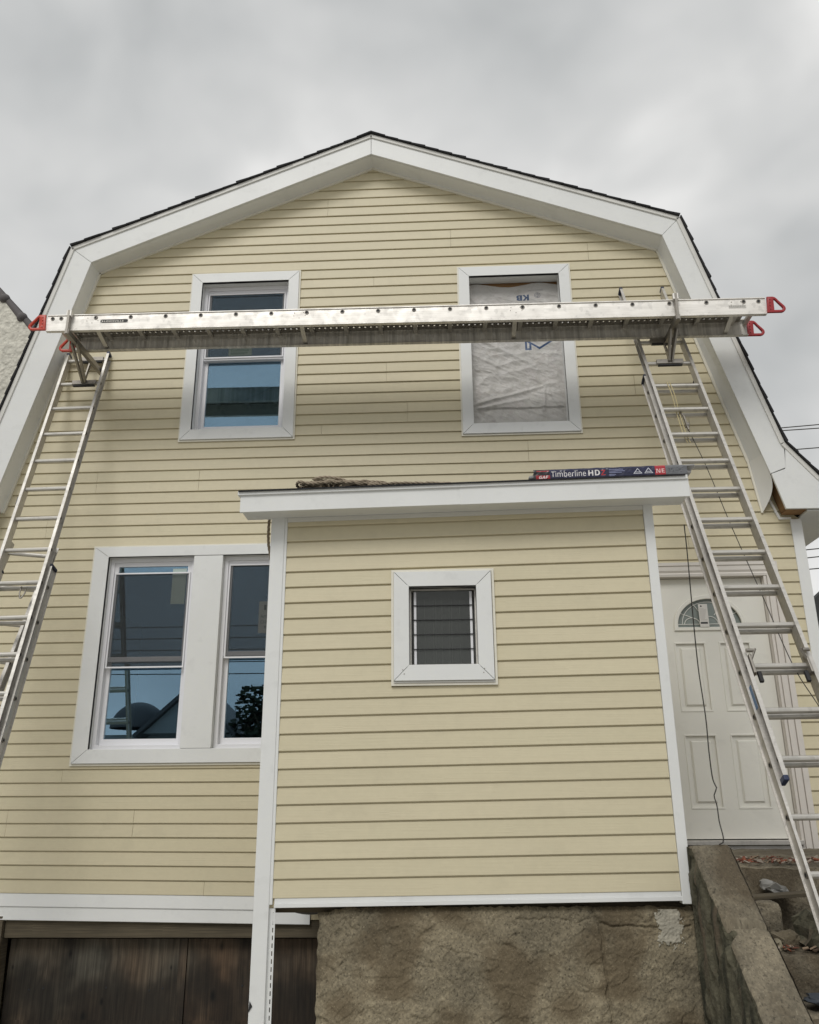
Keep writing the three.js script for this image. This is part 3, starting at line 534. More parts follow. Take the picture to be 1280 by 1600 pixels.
// ---- door
{
  const w = grp('door', house, 'pale panelled door with a fan light, behind the right ladder');
  const X0 = 1.871, X1 = 2.782, Y0 = 1.236, Y1 = 3.250, ZS = -0.030, CX = 2.326, FY = 2.862;
  const panels = [[2.025, 2.270, 2.178, 2.722], [2.382, 2.627, 2.178, 2.722], [2.025, 2.270, 1.452, 1.998], [2.382, 2.627, 1.452, 1.998]];
  const arc = (r, ry = r, n = 28) => Array.from({ length: n + 1 }, (_, i) => [CX + r * Math.cos(Math.PI * i / n), FY + ry * Math.sin(Math.PI * i / n)]);
  put('slab', poly(rect(X0, X1, Y0, Y1), ZS - 0.04, ZS, [...panels.map(p => rect(...p).reverse()), [...arc(0.262, 0.222), [CX - 0.262, FY - 0.02], [CX + 0.262, FY - 0.02]].reverse()]), M.door, w);
  for (const [a, b, c, d] of panels) {
    put('door_panel', merge(box(a, b, c, d, ZS - 0.035, ZS - 0.014), poly(rect(a + 0.042, b - 0.042, c + 0.042, d - 0.042), ZS - 0.02, ZS - 0.001, [], 0.011)), M.door, w);
    put('panel_moulding', ring(a - 0.004, b + 0.004, c - 0.004, d + 0.004, 0.014, ZS - 0.012, ZS + 0.004), M.door, w);
  }
  const outer = [...arc(0.290, 0.250), [CX - 0.290, FY - 0.045], [CX + 0.290, FY - 0.045]], inner = [...arc(0.256, 0.216), [CX - 0.256, FY - 0.016], [CX + 0.256, FY - 0.016]];
  put('fan_light_frame', poly(outer, ZS - 0.002, ZS + 0.012, [inner.slice().reverse()], 0.004), M.door, w);
  put('fan_light_glass', poly([...arc(0.264, 0.224), [CX - 0.264, FY - 0.02], [CX + 0.264, FY - 0.02]], ZS - 0.026, ZS - 0.018), std({ color: lin(0.22, 0.25, 0.235), roughness: 0.25, bumpMap: T.stuccoBump, bumpScale: 0.004 }), w);
  const came = std({ color: lin(0.8, 0.8, 0.76), roughness: 0.4 }), zc = ZS - 0.015;
  const A3 = (r, a0 = 0, a1 = Math.PI, cx = CX, cy = FY + 0.012) => Array.from({ length: 15 }, (_, i) => { const t = mix(a0, a1, i / 14); return [cx + r * Math.cos(t), cy + r * 0.85 * Math.sin(t), zc]; });
  for (const r of [0.215, 0.075]) put('came', tube(A3(r), 0.0032, 30, 5), came, w);
  put('came', tube(A3(0.062, 0, Math.PI, CX - 0.135), 0.0032, 20, 5), came, w); put('came', tube(A3(0.062, 0, Math.PI, CX + 0.135), 0.0032, 20, 5), came, w);
  for (const t of [0.45, 1.05, 2.09, 2.69]) put('came', cyl([CX + 0.10 * Math.cos(t), FY + 0.012 + 0.085 * Math.sin(t), zc], [CX + 0.255 * Math.cos(t), FY + 0.012 + 0.215 * Math.sin(t), zc], 0.003, 6), came, w);
  put('came', cyl([CX - 0.25, FY + 0.012, zc], [CX + 0.25, FY + 0.012, zc], 0.003, 6), came, w);
  const tag = canvasTex(128, 320, (q, W, H) => { q.fillStyle = '#d3d0cb'; q.fillRect(0, 0, W, H); q.fillStyle = '#aaa6a2'; for (let i = 0; i < 16; i++) q.fillRect(14, 60 + i * 11, 60 + ((i * 37) % 40), 4); q.fillStyle = '#3a3a3c'; q.beginPath(); q.arc(38, 30, 12, 0, 7); q.fill(); q.fillRect(10, 250, 100, 26); });
  const tg = put('paper_tag', box(2.245, 2.318, 2.845, 3.035, ZS + 0.014, ZS + 0.016), std({ map: tag, roughness: 0.8 }), w); fixUV(tg, 2.245, 2.318, 2.845, 3.035);
  // frame, casing and threshold
  const fr = grp('door_casing', house);
  put('jamb', merge(box(X1 + 0.004, X1 + 0.03, 1.19, 3.29, -0.16, -0.002), box(X0 - 0.03, X0 - 0.004, 1.19, 3.29, -0.16, -0.002), box(X0 - 0.03, X1 + 0.03, Y1 + 0.004, 3.29, -0.159, -0.003)), M.primed, fr);
  const prof = (y0) => [[0.004, y0], [0.030, y0], [0.034, y0 + 0.02], [0.026, y0 + 0.032], [0.036, y0 + 0.05], [0.036, y0 + 0.085], [0.044, y0 + 0.092], [0.044, y0 + 0.118], [0.004, y0 + 0.118]];
  put('head_casing', poly(prof(3.257), 0, 1.06).rotateY(-Math.PI / 2).translate(2.861, 0, 0), M.primed, fr);
  put('side_casing', merge(box(2.789, 2.812, 1.13, 3.256, 0.002, 0.026, 0.002), box(2.814, 2.862, 1.13, 3.256, 0.002, 0.036, 0.003), box(2.864, 2.908, 1.13, 3.374, 0.002, 0.046, 0.003)), M.primed, fr);
  put('threshold', merge(box(1.85, 2.80, 1.196, 1.228, -0.12, 0.05, 0.003), box(1.85, 2.80, 1.150, 1.19, -0.1, 0.02)), M.aluWorn, fr);
  put('sill_board', box(1.62, 2.90, 1.095, 1.146, -0.05, 0.075, 0.004), M.wood, fr);
}

// ---- foundation and boarded basement
{
  const f = grp('foundation_wall', house, 'rough cracked concrete under the addition');
  const X0 = -0.583, X1 = 1.535, Y1 = 0.965;
  const cracks = [ // polylines in wall x,y with width and depth
    [[[0.97, 0.965], [1.012, 0.86], [1.018, 0.72], [1.026, 0.62], [1.03, 0.50], [1.045, 0.40], [1.04, 0.2], [1.06, 0]], 0.007, 0.016],
    [[[1.012, 0.88], [1.09, 0.865], [1.2, 0.868], [1.3, 0.858], [1.42, 0.862], [1.51, 0.868]], 0.006, 0.014],
    [[[0.55, 0.905], [0.66, 0.90], [0.76, 0.91], [0.86, 0.885], [0.96, 0.905]], 0.005, 0.009],
    [[[0.1, 0.76], [0.2, 0.735], [0.3, 0.72], [0.42, 0.695]], 0.004, 0.006], [[[0.46, 0.77], [0.56, 0.745], [0.64, 0.735]], 0.004, 0.005], [[[0.3, 0.62], [0.42, 0.575], [0.52, 0.545]], 0.004, 0.005], [[[0.6, 0.58], [0.72, 0.555], [0.9, 0.54], [1.02, 0.52]], 0.004, 0.005], [[[-0.1, 0.7], [-0.02, 0.66], [0.07, 0.655]], 0.005, 0.006], [[[1.2, 0.93], [1.25, 0.90], [1.22, 0.885], [1.29, 0.885]], 0.005, 0.008], [[[-0.45, 0.92], [-0.4, 0.86], [-0.36, 0.84]], 0.006, 0.006], [[[-0.2, 0.55], [-0.05, 0.5], [0.02, 0.44]], 0.004, 0.004]];
  const dist = (x, y, P) => { let m = 9; for (let i = 0; i + 1 < P.length; i++) { const [ax, ay] = P[i], [bx, by] = P[i + 1], dx = bx - ax, dy = by - ay; if (Math.min(ax, bx) > x + 0.03 || Math.max(ax, bx) < x - 0.03 || Math.min(ay, by) > y + 0.03 || Math.max(ay, by) < y - 0.03) continue; const t = clamp(((x - ax) * dx + (y - ay) * dy) / (dx * dx + dy * dy)); m = Math.min(m, Math.hypot(x - ax - dx * t, y - ay - dy * t)); } return m; };
  const g = sheet(440, 200, (u, v) => {
    const x = mix(X0, X1, u), y = GY + (1 - 0) * mix(0, 1, v) * (Y1 - GY - 0.03 * Math.max(0, 1 - u * 12) + 0.012 * perlin.noise(u * 22, 3, 1) + 0.01 * perlin.noise(u * 60, 1, 2));
    const jx = x + 0.012 * perlin.noise(x * 22, y * 22, 3), jy = y + 0.012 * perlin.noise(x * 22, y * 22, 9);
    let z = 0.008 * fbm3(x * 3, y * 3, 2, 2) + 0.0015 * Math.max(0, fbm3(x * 14, y * 20, 5, 4)) + 0.0012 * perlin.noise(x * 55, y * 60, 4) + 0.0018 * perlin.noise(x * 120, y * 120, 4);
    const fl = perlin.noise(x * 7 + 4, y * 10, 12); z += 0.004 * sst(0.10, 0.13, fl) + 0.004 * sst(-0.30, -0.27, perlin.noise(x * 5, y * 7, 22)) + 0.003 * sst(0.16, 0.18, perlin.noise(x * 16, y * 22, 31));
    for (const [P, w, dp] of cracks) { const q = dist(jx, jy, P); if (q < 0.05) z -= dp * Math.exp(-(q / w) * (q / w)); }
    const edge = Math.min(1, u * 90, (1 - v) * 30); z -= 0.03 * (1 - edge) * (1 - edge);
    const xx = x - 0.02 * (u < 0.004 ? 1 : 0) * (0.5 + perlin.noise(y * 12, 1, 1));
    return [xx, y, ZB - 0.028 + z];
  });
  put('wall_face', g, M.concrete, f);
  put('wall_core', box(X0 + 0.01, X1, GY, Y1 - 0.03, ZB - 0.30, ZB - 0.055), M.concrete, f);
  const pt = sheet(60, 60, (u, v) => { const x = mix(1.315, 1.485, u), y = mix(0.74, 0.955, v), r = Math.hypot(u - 0.5, (v - 0.62) * 0.8) * 2, e = 1 + 0.55 * perlin.noise(u * 5, v * 5, 3) + 0.4 * perlin.noise(u * 14, v * 14, 7); return [x, y, ZB - 0.028 + 0.008 * fbm3(x * 3, y * 3, 2, 2) + 0.012 - 0.03 * sst(0.75, 1.05, r * e) + 0.003 * perlin.noise(x * 70, y * 70, 1)]; });
  put('mortar_patch', pt, std({ color: lin(0.62, 0.60, 0.56), map: T.stucco, bumpMap: T.concBump, bumpScale: 0.006, roughness: 0.95 }), f, 'pale grey mortar patch at the top corner');

  const b = grp('basement_boarding', house, 'dark weathered boards closing the basement opening');
  put('beam', box(-3.215, -0.60, 0.566, 0.688, -0.13, -0.012, 0.005), M.wood, b, 'grey weathered timber beam');
  put('post', bend(box(-3.36, -3.222, GY, 0.72, -0.10, 0.02, 0.005), (x, y, z) => [x + 0.02 * (0.7 - y), y, z]), M.wood, b, 'pale timber post');
  put('plywood_panel', box(-3.205, -1.895, GY, 0.545, -0.135, -0.120), M.ply[0], b);
  put('board', box(-1.893, -1.832, GY, 0.548, -0.128, -0.110, 0.002), M.ply[2], b);
  put('plywood_panel', box(-1.828, -0.60, GY, 0.545, -0.137, -0.122), M.ply[1], b);
  for (const [x, y] of [[-3.02, 0.2], [-2.91, 0.21], [-2.55, 0.2], [-2.43, 0.215], [-2.1, 0.195], [-2.0, 0.21], [-1.4, 0.23], [-1.2, 0.19]]) put('nail_head', cyl([x, y, -0.123], [x, y, -0.117], 0.0075, 8), M.dark, b);
  put('void_back', box(-3.9, 3.0, GY, 0.95, -0.9, -0.8), M.concrete, b);
  put('rim_board', box(-0.80, -0.56, 0.56, 0.93, -0.05, 0.02, 0.003), M.wood, b);
  const sag = sheet(20, 4, (u, v) => [mix(-0.95, -0.54, u), mix(0.885, 0.955, v) - 0.045 * Math.sin(Math.PI * u) * (1 - v), 0.9 + 0.5 * v]);
  put('sagging_flap', sag, std({ color: lin(0.12, 0.115, 0.11), roughness: 0.9, side: THREE.DoubleSide }), b);
  put('foundation_side', box(1.54, 3.15, GY, 0.72, -0.15, 0.0), M.concrete, b);
  put('foundation_side', box(-4.04, -3.40, GY, 0.69, -0.15, 0.0), M.concrete, b);
}

// ---------------------------------------------------------------- concrete stairs
{
  const s = thing('concrete_stairs', 'crumbling concrete stairs with a sloping side wall below the pale door', 'stairs');
  const topY = (z) => z < 1.70 ? 1.292 : 1.292 - 0.742 * (z - 1.70);
  const XL = 1.522, XR = 1.752, Z0 = 1.642, Z1 = 3.60;
  const rough = (x, y, z, a) => a * (fbm3(x * 5, y * 5, z * 5, 3) * 1.4 + 0.4 * perlin.noise(x * 40, y * 40, z * 40));
  const crack = (z) => { let q = 0; for (const [c, w, d] of [[1.98, 0.007, 0.012], [2.155, 0.013, 0.034], [2.56, 0.006, 0.007]]) q += d * Math.exp(-(((z - c) / w) ** 2)); return q; };
  const edge = (z) => 0.010 * perlin.noise(z * 9, 4, 1) + 0.006 * perlin.noise(z * 31, 2, 1) + 0.05 * Math.exp(-(((z - 2.19) / 0.035) ** 2));
  const top = sheet(30, 420, (u, v) => { const z = mix(Z0, Z1, v), x0 = XL + 0.010 + Math.max(0, edge(z)), x = mix(x0, XR - 0.006, u), e = Math.min(u, 1 - u); return [x, topY(z) - crack(z + 0.02 * perlin.noise(x * 14, 1, 2)) + rough(x, 0, z, 0.010) - 0.012 * Math.exp(-e * 40), z]; }, (u, v, q) => [q[0], q[2]]);
  put('coping', top, M.concreteDark, s, 'sloping worn top of the side wall');
  const left = sheet(300, 90, (u, v) => { const z = mix(Z0, Z1, u), y = mix(GY, topY(z) - crack(z) - 0.010 + rough(XL, 0, z, 0.010), v); const flake = 0.018 * sst(0.02, 0.06, perlin.noise(z * 4.2 + 3, y * 2.2 + 1, 7)) + 0.012 * sst(0.05, 0.1, perlin.noise(z * 9, y * 5, 2)); return [XL + flake * (1 - 0.8 * (v > 0.97 ? 1 : 0)) + rough(1, y, z, 0.012) + (v > 0.93 ? (v - 0.93) / 0.07 : 0) * (0.010 + Math.max(0, edge(z))), y, z]; }, (u, v, q) => [q[2], q[1]]);
  put('side_face', left, M.mossy, s, 'mossy flaking side face');
  const right = sheet(120, 40, (u, v) => { const z = mix(Z1, Z0, u), y = mix(GY, topY(z) - 0.012 + rough(XR, 0, z, 0.01), v); return [XR + rough(3, y, z, 0.008), y, z]; }, (u, v, q) => [q[2], q[1]]);
  put('inner_face', right, M.concreteDark, s);
  put('end_face', sheet(20, 40, (u, v) => [mix(XR, XL, u), mix(GY, 1.285, v), Z0 + 0.004 + rough(u, v, 3, 0.01)]), M.mossy, s);
  put('end_face', sheet(20, 10, (u, v) => [mix(XL, XR, u), mix(GY, topY(Z1), v), Z1]), M.concrete, s);
  // landing and steps; each with worn front edge
  function step(x0, x1, y0, y1, z0, z1, k, ex = 0.012) {
    const g = new THREE.BoxGeometry(x1 - x0, y1 - y0, z1 - z0, 70, 16, 16).toNonIndexed(); g.translate((x0 + x1) / 2, (y0 + y1) / 2, (z0 + z1) / 2);
    bend(g, (x, y, z) => { const fe = Math.exp(-Math.hypot((z1 - z), (y1 - y)) * 45); const n = fbm3(x * 6 + k, y * 6, z * 6, 4); return [x, y + 0.022 * fbm3(x * 9, k, z * 9, 3) - fe * (ex + 0.03 * Math.max(0, perlin.noise(x * 11, k, 2))), z + 0.03 * n - fe * (ex + 0.04 * Math.max(0, perlin.noise(x * 9, k, 8)))]; });
    g.deleteAttribute('normal'); g.deleteAttribute('uv'); const p = g; p.computeVertexNormals(); return toCreasedNormals(uvm(p, k), 0.9);
  }
  const SX0 = 1.756, SX1 = 3.25;
  put('landing', step(SX0, SX1, GY, 1.175, 0.12, 1.56, 1), M.concreteDark, s);
  put('step', merge(step(SX0, 1.93, 0.88, 1.015, 1.50, 1.86, 2, 0.02), step(2.30, SX1, 0.86, 1.02, 1.50, 1.84, 3, 0.03)), M.concreteDark, s, 'broken second step with a gap in it');
  put('step', step(SX0, SX1, GY, 0.815, 1.86, 2.14, 4, 0.02), M.concreteDark, s);
  put('step', step(SX0, SX1, GY, 0.61, 2.10, 2.42, 5), M.concreteDark, s);
  put('step', step(SX0, SX1, GY, 0.42, 2.36, 2.68, 6), M.concreteDark, s);
  put('step', step(SX0, SX1, GY, 0.22, 2.62, 2.95, 7), M.concreteDark, s);
  put('step', step(SX0, SX1, GY, 0.02, 2.90, 3.22, 8), M.concreteDark, s);
  put('far_side_wall', bend(box(3.24, 3.45, 0, 1, 0.1, 3.3), (x, y, z) => [x, y > 0.5 ? clamp(1.3 - 0.742 * (z - 1.7), 0.1, 1.3) : GY, z]), M.concreteDark, s);
  // rubble and litter lying on the stairs
  const chunkGeo = (sx, sy, sz, k) => { // angular broken lump
    const g = new THREE.BoxGeometry(2, 2, 2, 4, 4, 4); const q = (x, y, z, o) => perlin.noise(x * 0.9 + k + o, y * 0.9 + o, z * 0.9 - o);
    bend(g, (x, y, z) => { const c = Math.abs(x) + Math.abs(y) + Math.abs(z) > 2.6 ? 0.86 : 1; return [(x * c + 0.45 * q(x, y, z, 1)) * sx * 0.8, (y * c + 0.35 * q(x, y, z, 5)) * sy * 0.8, (z * c + 0.45 * q(x, y, z, 9)) * sz * 0.8]; });
    const h = g.toNonIndexed(); h.computeVertexNormals(); return uvm(toCreasedNormals(h, 0.35), k);
  };
  const rubble = [['concrete_chunk', 'wedge of broken concrete in the gap of the second step', 2.10, 0.875, 1.98, 0.17, 0.10, 0.10, M.mossy, [0, 0.3, -0.35]],
    ['concrete_chunk', 'squared concrete lump at the left of the broken step', 1.90, 0.845, 1.95, 0.075, 0.05, 0.07, M.stone, [0.1, 0.3, 0.05]],
    ['concrete_chunk', 'small pale lump beside the crack of the sloping wall', 1.81, 0.835, 2.02, 0.045, 0.028, 0.04, M.stone, [0.2, 0, 0.2]],
    ['plastic_scrap', 'crumpled translucent scrap on the upper tread', 1.99, 1.06, 1.62, 0.08, 0.035, 0.05, std({ color: lin(0.24, 0.235, 0.22), roughness: 0.4 }), [0, 0.5, -0.45]],
    ['paper_scrap', 'pale grey folded scrap on the lower tread', 2.02, 0.68, 2.26, 0.075, 0.05, 0.04, std({ color: lin(0.5, 0.5, 0.48), roughness: 0.7 }), [0.4, 0.4, -0.6]],
    ['slate_piece', 'dark blue grey slate piece on the lower tread', 1.95, 0.645, 2.28, 0.13, 0.02, 0.07, std({ color: lin(0.05, 0.06, 0.075), roughness: 0.6 }), [0.1, 0.2, -0.1]],
    ['fallen_leaf', 'yellow brown leaf on the lower tread', 2.06, 0.645, 2.36, 0.05, 0.012, 0.04, std({ color: lin(0.42, 0.26, 0.06), roughness: 0.8 }), [0.3, 0.2, 0.3]]];
  rubble.forEach(([n, l, x, y, z, a, b, c, m, r], i) => { const o = put(numbered(n), chunkGeo(a, b, c, i * 3.3), m, scene); o.position.set(x, y, z); o.rotation.set(...r); o.userData = { label: l, category: n.split('_').pop() }; });
  const plank = put('wood_offcut', box(-0.19, 0.19, -0.010, 0.010, -0.03, 0.03, 0.003), M.wood, scene); plank.position.set(1.97, 1.035, 1.70); plank.rotation.set(0.1, 0.06, 0.05); plank.userData = { label: 'thin tan wood offcut lying on the broken step', category: 'wood offcut' };
  const chips = []; for (let i = 0; i < 520; i++) { const lvl = i < 330 ? [1.185, 1.18, 1.53] : [0.826, 1.90, 2.12]; const L = rr(0.012, 0.05), g = new THREE.BoxGeometry(L, rr(0.002, 0.008), rr(0.006, 0.016)); g.rotateX(rr(-0.5, 0.5)); g.rotateZ(rr(-0.4, 0.4)); g.rotateY(rr(0, 6.3)); g.translate(rr(1.78, 2.95), lvl[0] + rr(0.0, 0.016), rr(lvl[1], lvl[2])); const c = [[0.24, 0.075, 0.04], [0.15, 0.055, 0.035], [0.26, 0.19, 0.13], [0.09, 0.06, 0.04], [0.34, 0.29, 0.24]][Math.floor(rnd() * 5)]; g.setAttribute('color', new THREE.Float32BufferAttribute(Array.from({ length: g.attributes.position.count }, () => c).flat(), 3)); chips.push(g); }
  const lit = put('wood_chips', merge(chips), std({ vertexColors: true, roughness: 0.9 }), scene); lit.userData = { kind: 'stuff', label: 'reddish chips and splinters strewn over the stair treads', category: 'debris' };
}

// ---------------------------------------------------------------- extension ladders
function rail(len, dep, fl, side, t = 0.0028) { // C channel, web towards the rungs, flanges outward (side = -1 left, +1 right); runs up +y
  const s = side, pts = [[0, -dep / 2], [s * fl, -dep / 2], [s * fl, -dep / 2 + 0.004], [s * t, -dep / 2 + 0.005], [s * t, dep / 2 - 0.005], [s * fl, dep / 2 - 0.004], [s * fl, dep / 2], [0, dep / 2]];
  const sh = new THREE.Shape((s > 0 ? pts : pts.slice().reverse()).map(p => new THREE.Vector2(p[0], -p[1])));
  const g = new THREE.ExtrudeGeometry(sh, { depth: len, bevelEnabled: false }); g.rotateX(-Math.PI / 2); return uvm(g);
}
function section(parent, w, y0, y1, first, pitch, z, opt = {}) {
  const dep = opt.dep ?? 0.072, fl = opt.fl ?? 0.024;
  for (const s of [-1, 1]) {
    put('rail', rail(y1 - y0, dep, fl, s).translate(s < 0 ? 0 : w, y0, z), M.aluWorn, parent);
    if (opt.capTop) put('rail_cap', box(s < 0 ? -fl - 0.003 : w - 0.003, s < 0 ? 0.003 : w + fl + 0.003, y1 - 0.012, y1 + 0.012, z - dep / 2 - 0.003, z + dep / 2 + 0.003, 0.006), opt.capMat ?? M.rubber, parent);
    if (opt.capBot) put('rail_cap', box(s < 0 ? -fl - 0.003 : w - 0.003, s < 0 ? 0.003 : w + fl + 0.003, y0 - 0.012, y0 + 0.02, z - dep / 2 - 0.003, z + dep / 2 + 0.003, 0.006), M.blueCap, parent);
  }
  for (let y = first; y < y1 - 0.03; y += pitch) if (y > y0 + 0.05) {
    // rung: D-section tube with ribs, and swaged ends outside the webs
    const pr = []; for (let i = 0; i < 20; i++) { const a = i / 20 * 2 * Math.PI, r = 0.0182 + (i % 2 ? 0.0008 : 0); pr.push(new THREE.Vector2(Math.cos(a) * r, Math.max(-0.0150, Math.sin(a) * r))); }
    const g = new THREE.ExtrudeGeometry(new THREE.Shape(pr), { depth: w, bevelEnabled: false }); g.rotateY(Math.PI / 2); g.rotateX(opt.rungTurn ?? 0.35); g.translate(0, y, z);
    put('rung', uvm(g), M.alu, parent);
    for (const s of [-1, 1]) { const x = s < 0 ? -0.003 : w + 0.003; const c = cyl([x, y, z], [x + s * 0.006, y, z], 0.017, 12); put('rung_end', c, M.steel, parent); put('rung_hole', cyl([x + s * 0.002, y, z], [x + s * 0.0075, y, z], 0.0105, 10), M.dark, parent); }
  }
}
function ladderBase(name, label, P0, lean, side, yaw, pitch, k0, group) { // local origin at the foot on the ground; returns {o, s0}: s of rung 0
  const o = thing(name, label, 'ladder', group);
  o.rotation.order = 'YXZ'; o.rotation.set(-lean, yaw, -side);
  const d = new THREE.Vector3(0, 1, 0).applyEuler(o.rotation), s0 = (P0[1] - GY) / d.y;
  o.position.set(P0[0] - d.x * s0, GY, P0[2] - d.z * s0); return { o, s0 };
}
let lockMat = M.steel;
function rungLock(parent, x, y, z, s) {
  put('rung_lock', merge(box(x - 0.008, x + 0.008, y - 0.07, y + 0.06, z - 0.03, z + 0.02, 0.004), bar([x, y + 0.02, z + 0.01], [x - s * 0.035, y + 0.085, z + 0.035], 0.014, 0.01), cyl([x - 0.02, y + 0.075, z + 0.03], [x + 0.02, y + 0.075, z + 0.03], 0.012, 10)), lockMat, parent);
  put('lock_spring', box(x - s * 0.03 - 0.012, x - s * 0.03 + 0.012, y - 0.12, y - 0.05, z - 0.02, z + 0.004, 0.005), M.dark, parent);
}
{ // right ladder
  const p = 0.2957, w = 0.360;
  const { o, s0 } = ladderBase('extension_ladder', 'aluminium extension ladder standing in front of the pale door', [1.898, 4.972, 0.505], 0.430, -0.010, 0.036, p, 0, 'ladders holding the stage');
  const fly = (k) => s0 - k * p;
  section(o, w, fly(12.42), fly(-3.75), fly(12), p, 0, { capBot: true, capTop: true, capMat: M.blueCap });
  { // base section, behind and wider
    const g = new THREE.Group(); section(g, w + 0.056, 0.02, fly(-0.02 + 0.45), fly(19) - 0.004, p, -0.060, { dep: 0.092, fl: 0.016, capTop: true });
    for (const c of [...g.children]) { c.geometry.translate(-0.028, 0, 0); o.add(c); }
    for (const x of [-0.045, w + 0.045]) put('foot', box(x - 0.03, x + 0.03, 0, 0.05, -0.11, 0.01, 0.008), M.rubber, o);
  }
  rungLock(o, w - 0.012, fly(10), 0.03, 1); rungLock(o, 0.012, fly(10), 0.03, -1);
  put('warning_sticker', box(-0.0305, -0.0275, fly(10.95), fly(10.45), -0.014, 0.014), std({ color: lin(0.09, 0.16, 0.27), roughness: 0.6 }), o, 'worn blue sticker on the left rail');
  // hoist rope and pulley
  const rx = 0.11;
  for (const dx of [0, 0.022]) put('hoist_rope', tube([[rx + dx, fly(1) + 0.03, 0.02], [rx + dx + 0.004, fly(1.5), 0.018], [rx + dx + 0.012, fly(2), -0.024], [rx + dx + 0.01, fly(3), -0.03], [rx + dx + 0.02, fly(3.2), -0.03]], 0.0035, 30, 6), M.ropePale, o);
  put('pulley', merge(box(rx + 0.05, rx + 0.062, fly(2.75), fly(2.2), -0.035, -0.01, 0.004), cyl([rx + 0.045, fly(2.55), -0.022], [rx + 0.07, fly(2.55), -0.022], 0.022, 14), bar([rx + 0.056, fly(2.2), -0.02], [rx + 0.04, fly(2.02), -0.02], 0.01, 0.01)), M.steel, o);
  put('hoist_rope', tube([[rx + 0.06, fly(2.7), -0.03], [rx + 0.10, fly(4), -0.045], [rx + 0.13, fly(6), -0.06], [rx + 0.165, fly(8), -0.065], [rx + 0.19, fly(10), -0.05], [rx + 0.24, fly(11), -0.03], [rx + 0.255, fly(11.6), -0.05], [rx + 0.21, fly(12.2), -0.06], [rx + 0.16, fly(12.4), -0.02]], 0.0028, 80, 6), M.cord, o, 'dark thin hoist rope');
}
{ // left ladder
  const p = 0.3014, w = 0.356;
  const { o, s0 } = ladderBase('extension_ladder', 'aluminium extension ladder under the left end of the stage', [-3.279, 5.131, 0.140], 0.306, -0.013, -0.005, p, 0, 'ladders holding the stage');
  const fly = (k) => s0 - k * p;
  section(o, w, fly(15.4), fly(-1.22), fly(15), p, 0, { capTop: true, capMat: M.blueCap });
  const g = new THREE.Group(); section(g, w + 0.056, 0.02, fly(6.45), fly(17) - 0.012, p, -0.060, { dep: 0.092, fl: 0.016, capTop: true });
  for (const c of [...g.children]) { c.geometry.translate(-0.028, 0, 0); o.add(c); }
  for (const x of [-0.045, w + 0.045]) put('foot', box(x - 0.03, x + 0.03, 0, 0.05, -0.11, 0.01, 0.008), M.rubber, o);
  put('hook', tube([[0.20, fly(7.05), -0.03], [0.205, fly(7.25), -0.02], [0.225, fly(7.42), -0.015], [0.245, fly(7.25), -0.02], [0.235, fly(7.1), -0.03]], 0.006, 20, 6), M.steel, o);
  put('blue_clip', box(-0.035, -0.02, fly(4.55), fly(4.3), 0.0, 0.03, 0.004), M.blueCap, o);
}
{ // a further ladder, propped behind the left one
  const w = 0.36, p = 0.302, TOP = [-2.975, 3.52, 0.535];
  const { o, s0 } = ladderBase('extension_ladder', 'shorter ladder propped between the left stage ladder and the wall', [TOP[0] - w, TOP[1], TOP[2] - 0.06], 0.235, 0.115, 0, p, 0);
  const y1 = s0 + 0.02; section(o, w, 0.02, y1, y1 - 0.10 - 11 * p, p, 0, { dep: 0.07, fl: 0.025 });
  for (const x of [-0.012, w + 0.012]) put('foot', box(x - 0.025, x + 0.025, 0, 0.05, -0.045, 0.045, 0.008), M.rubber, o);
}

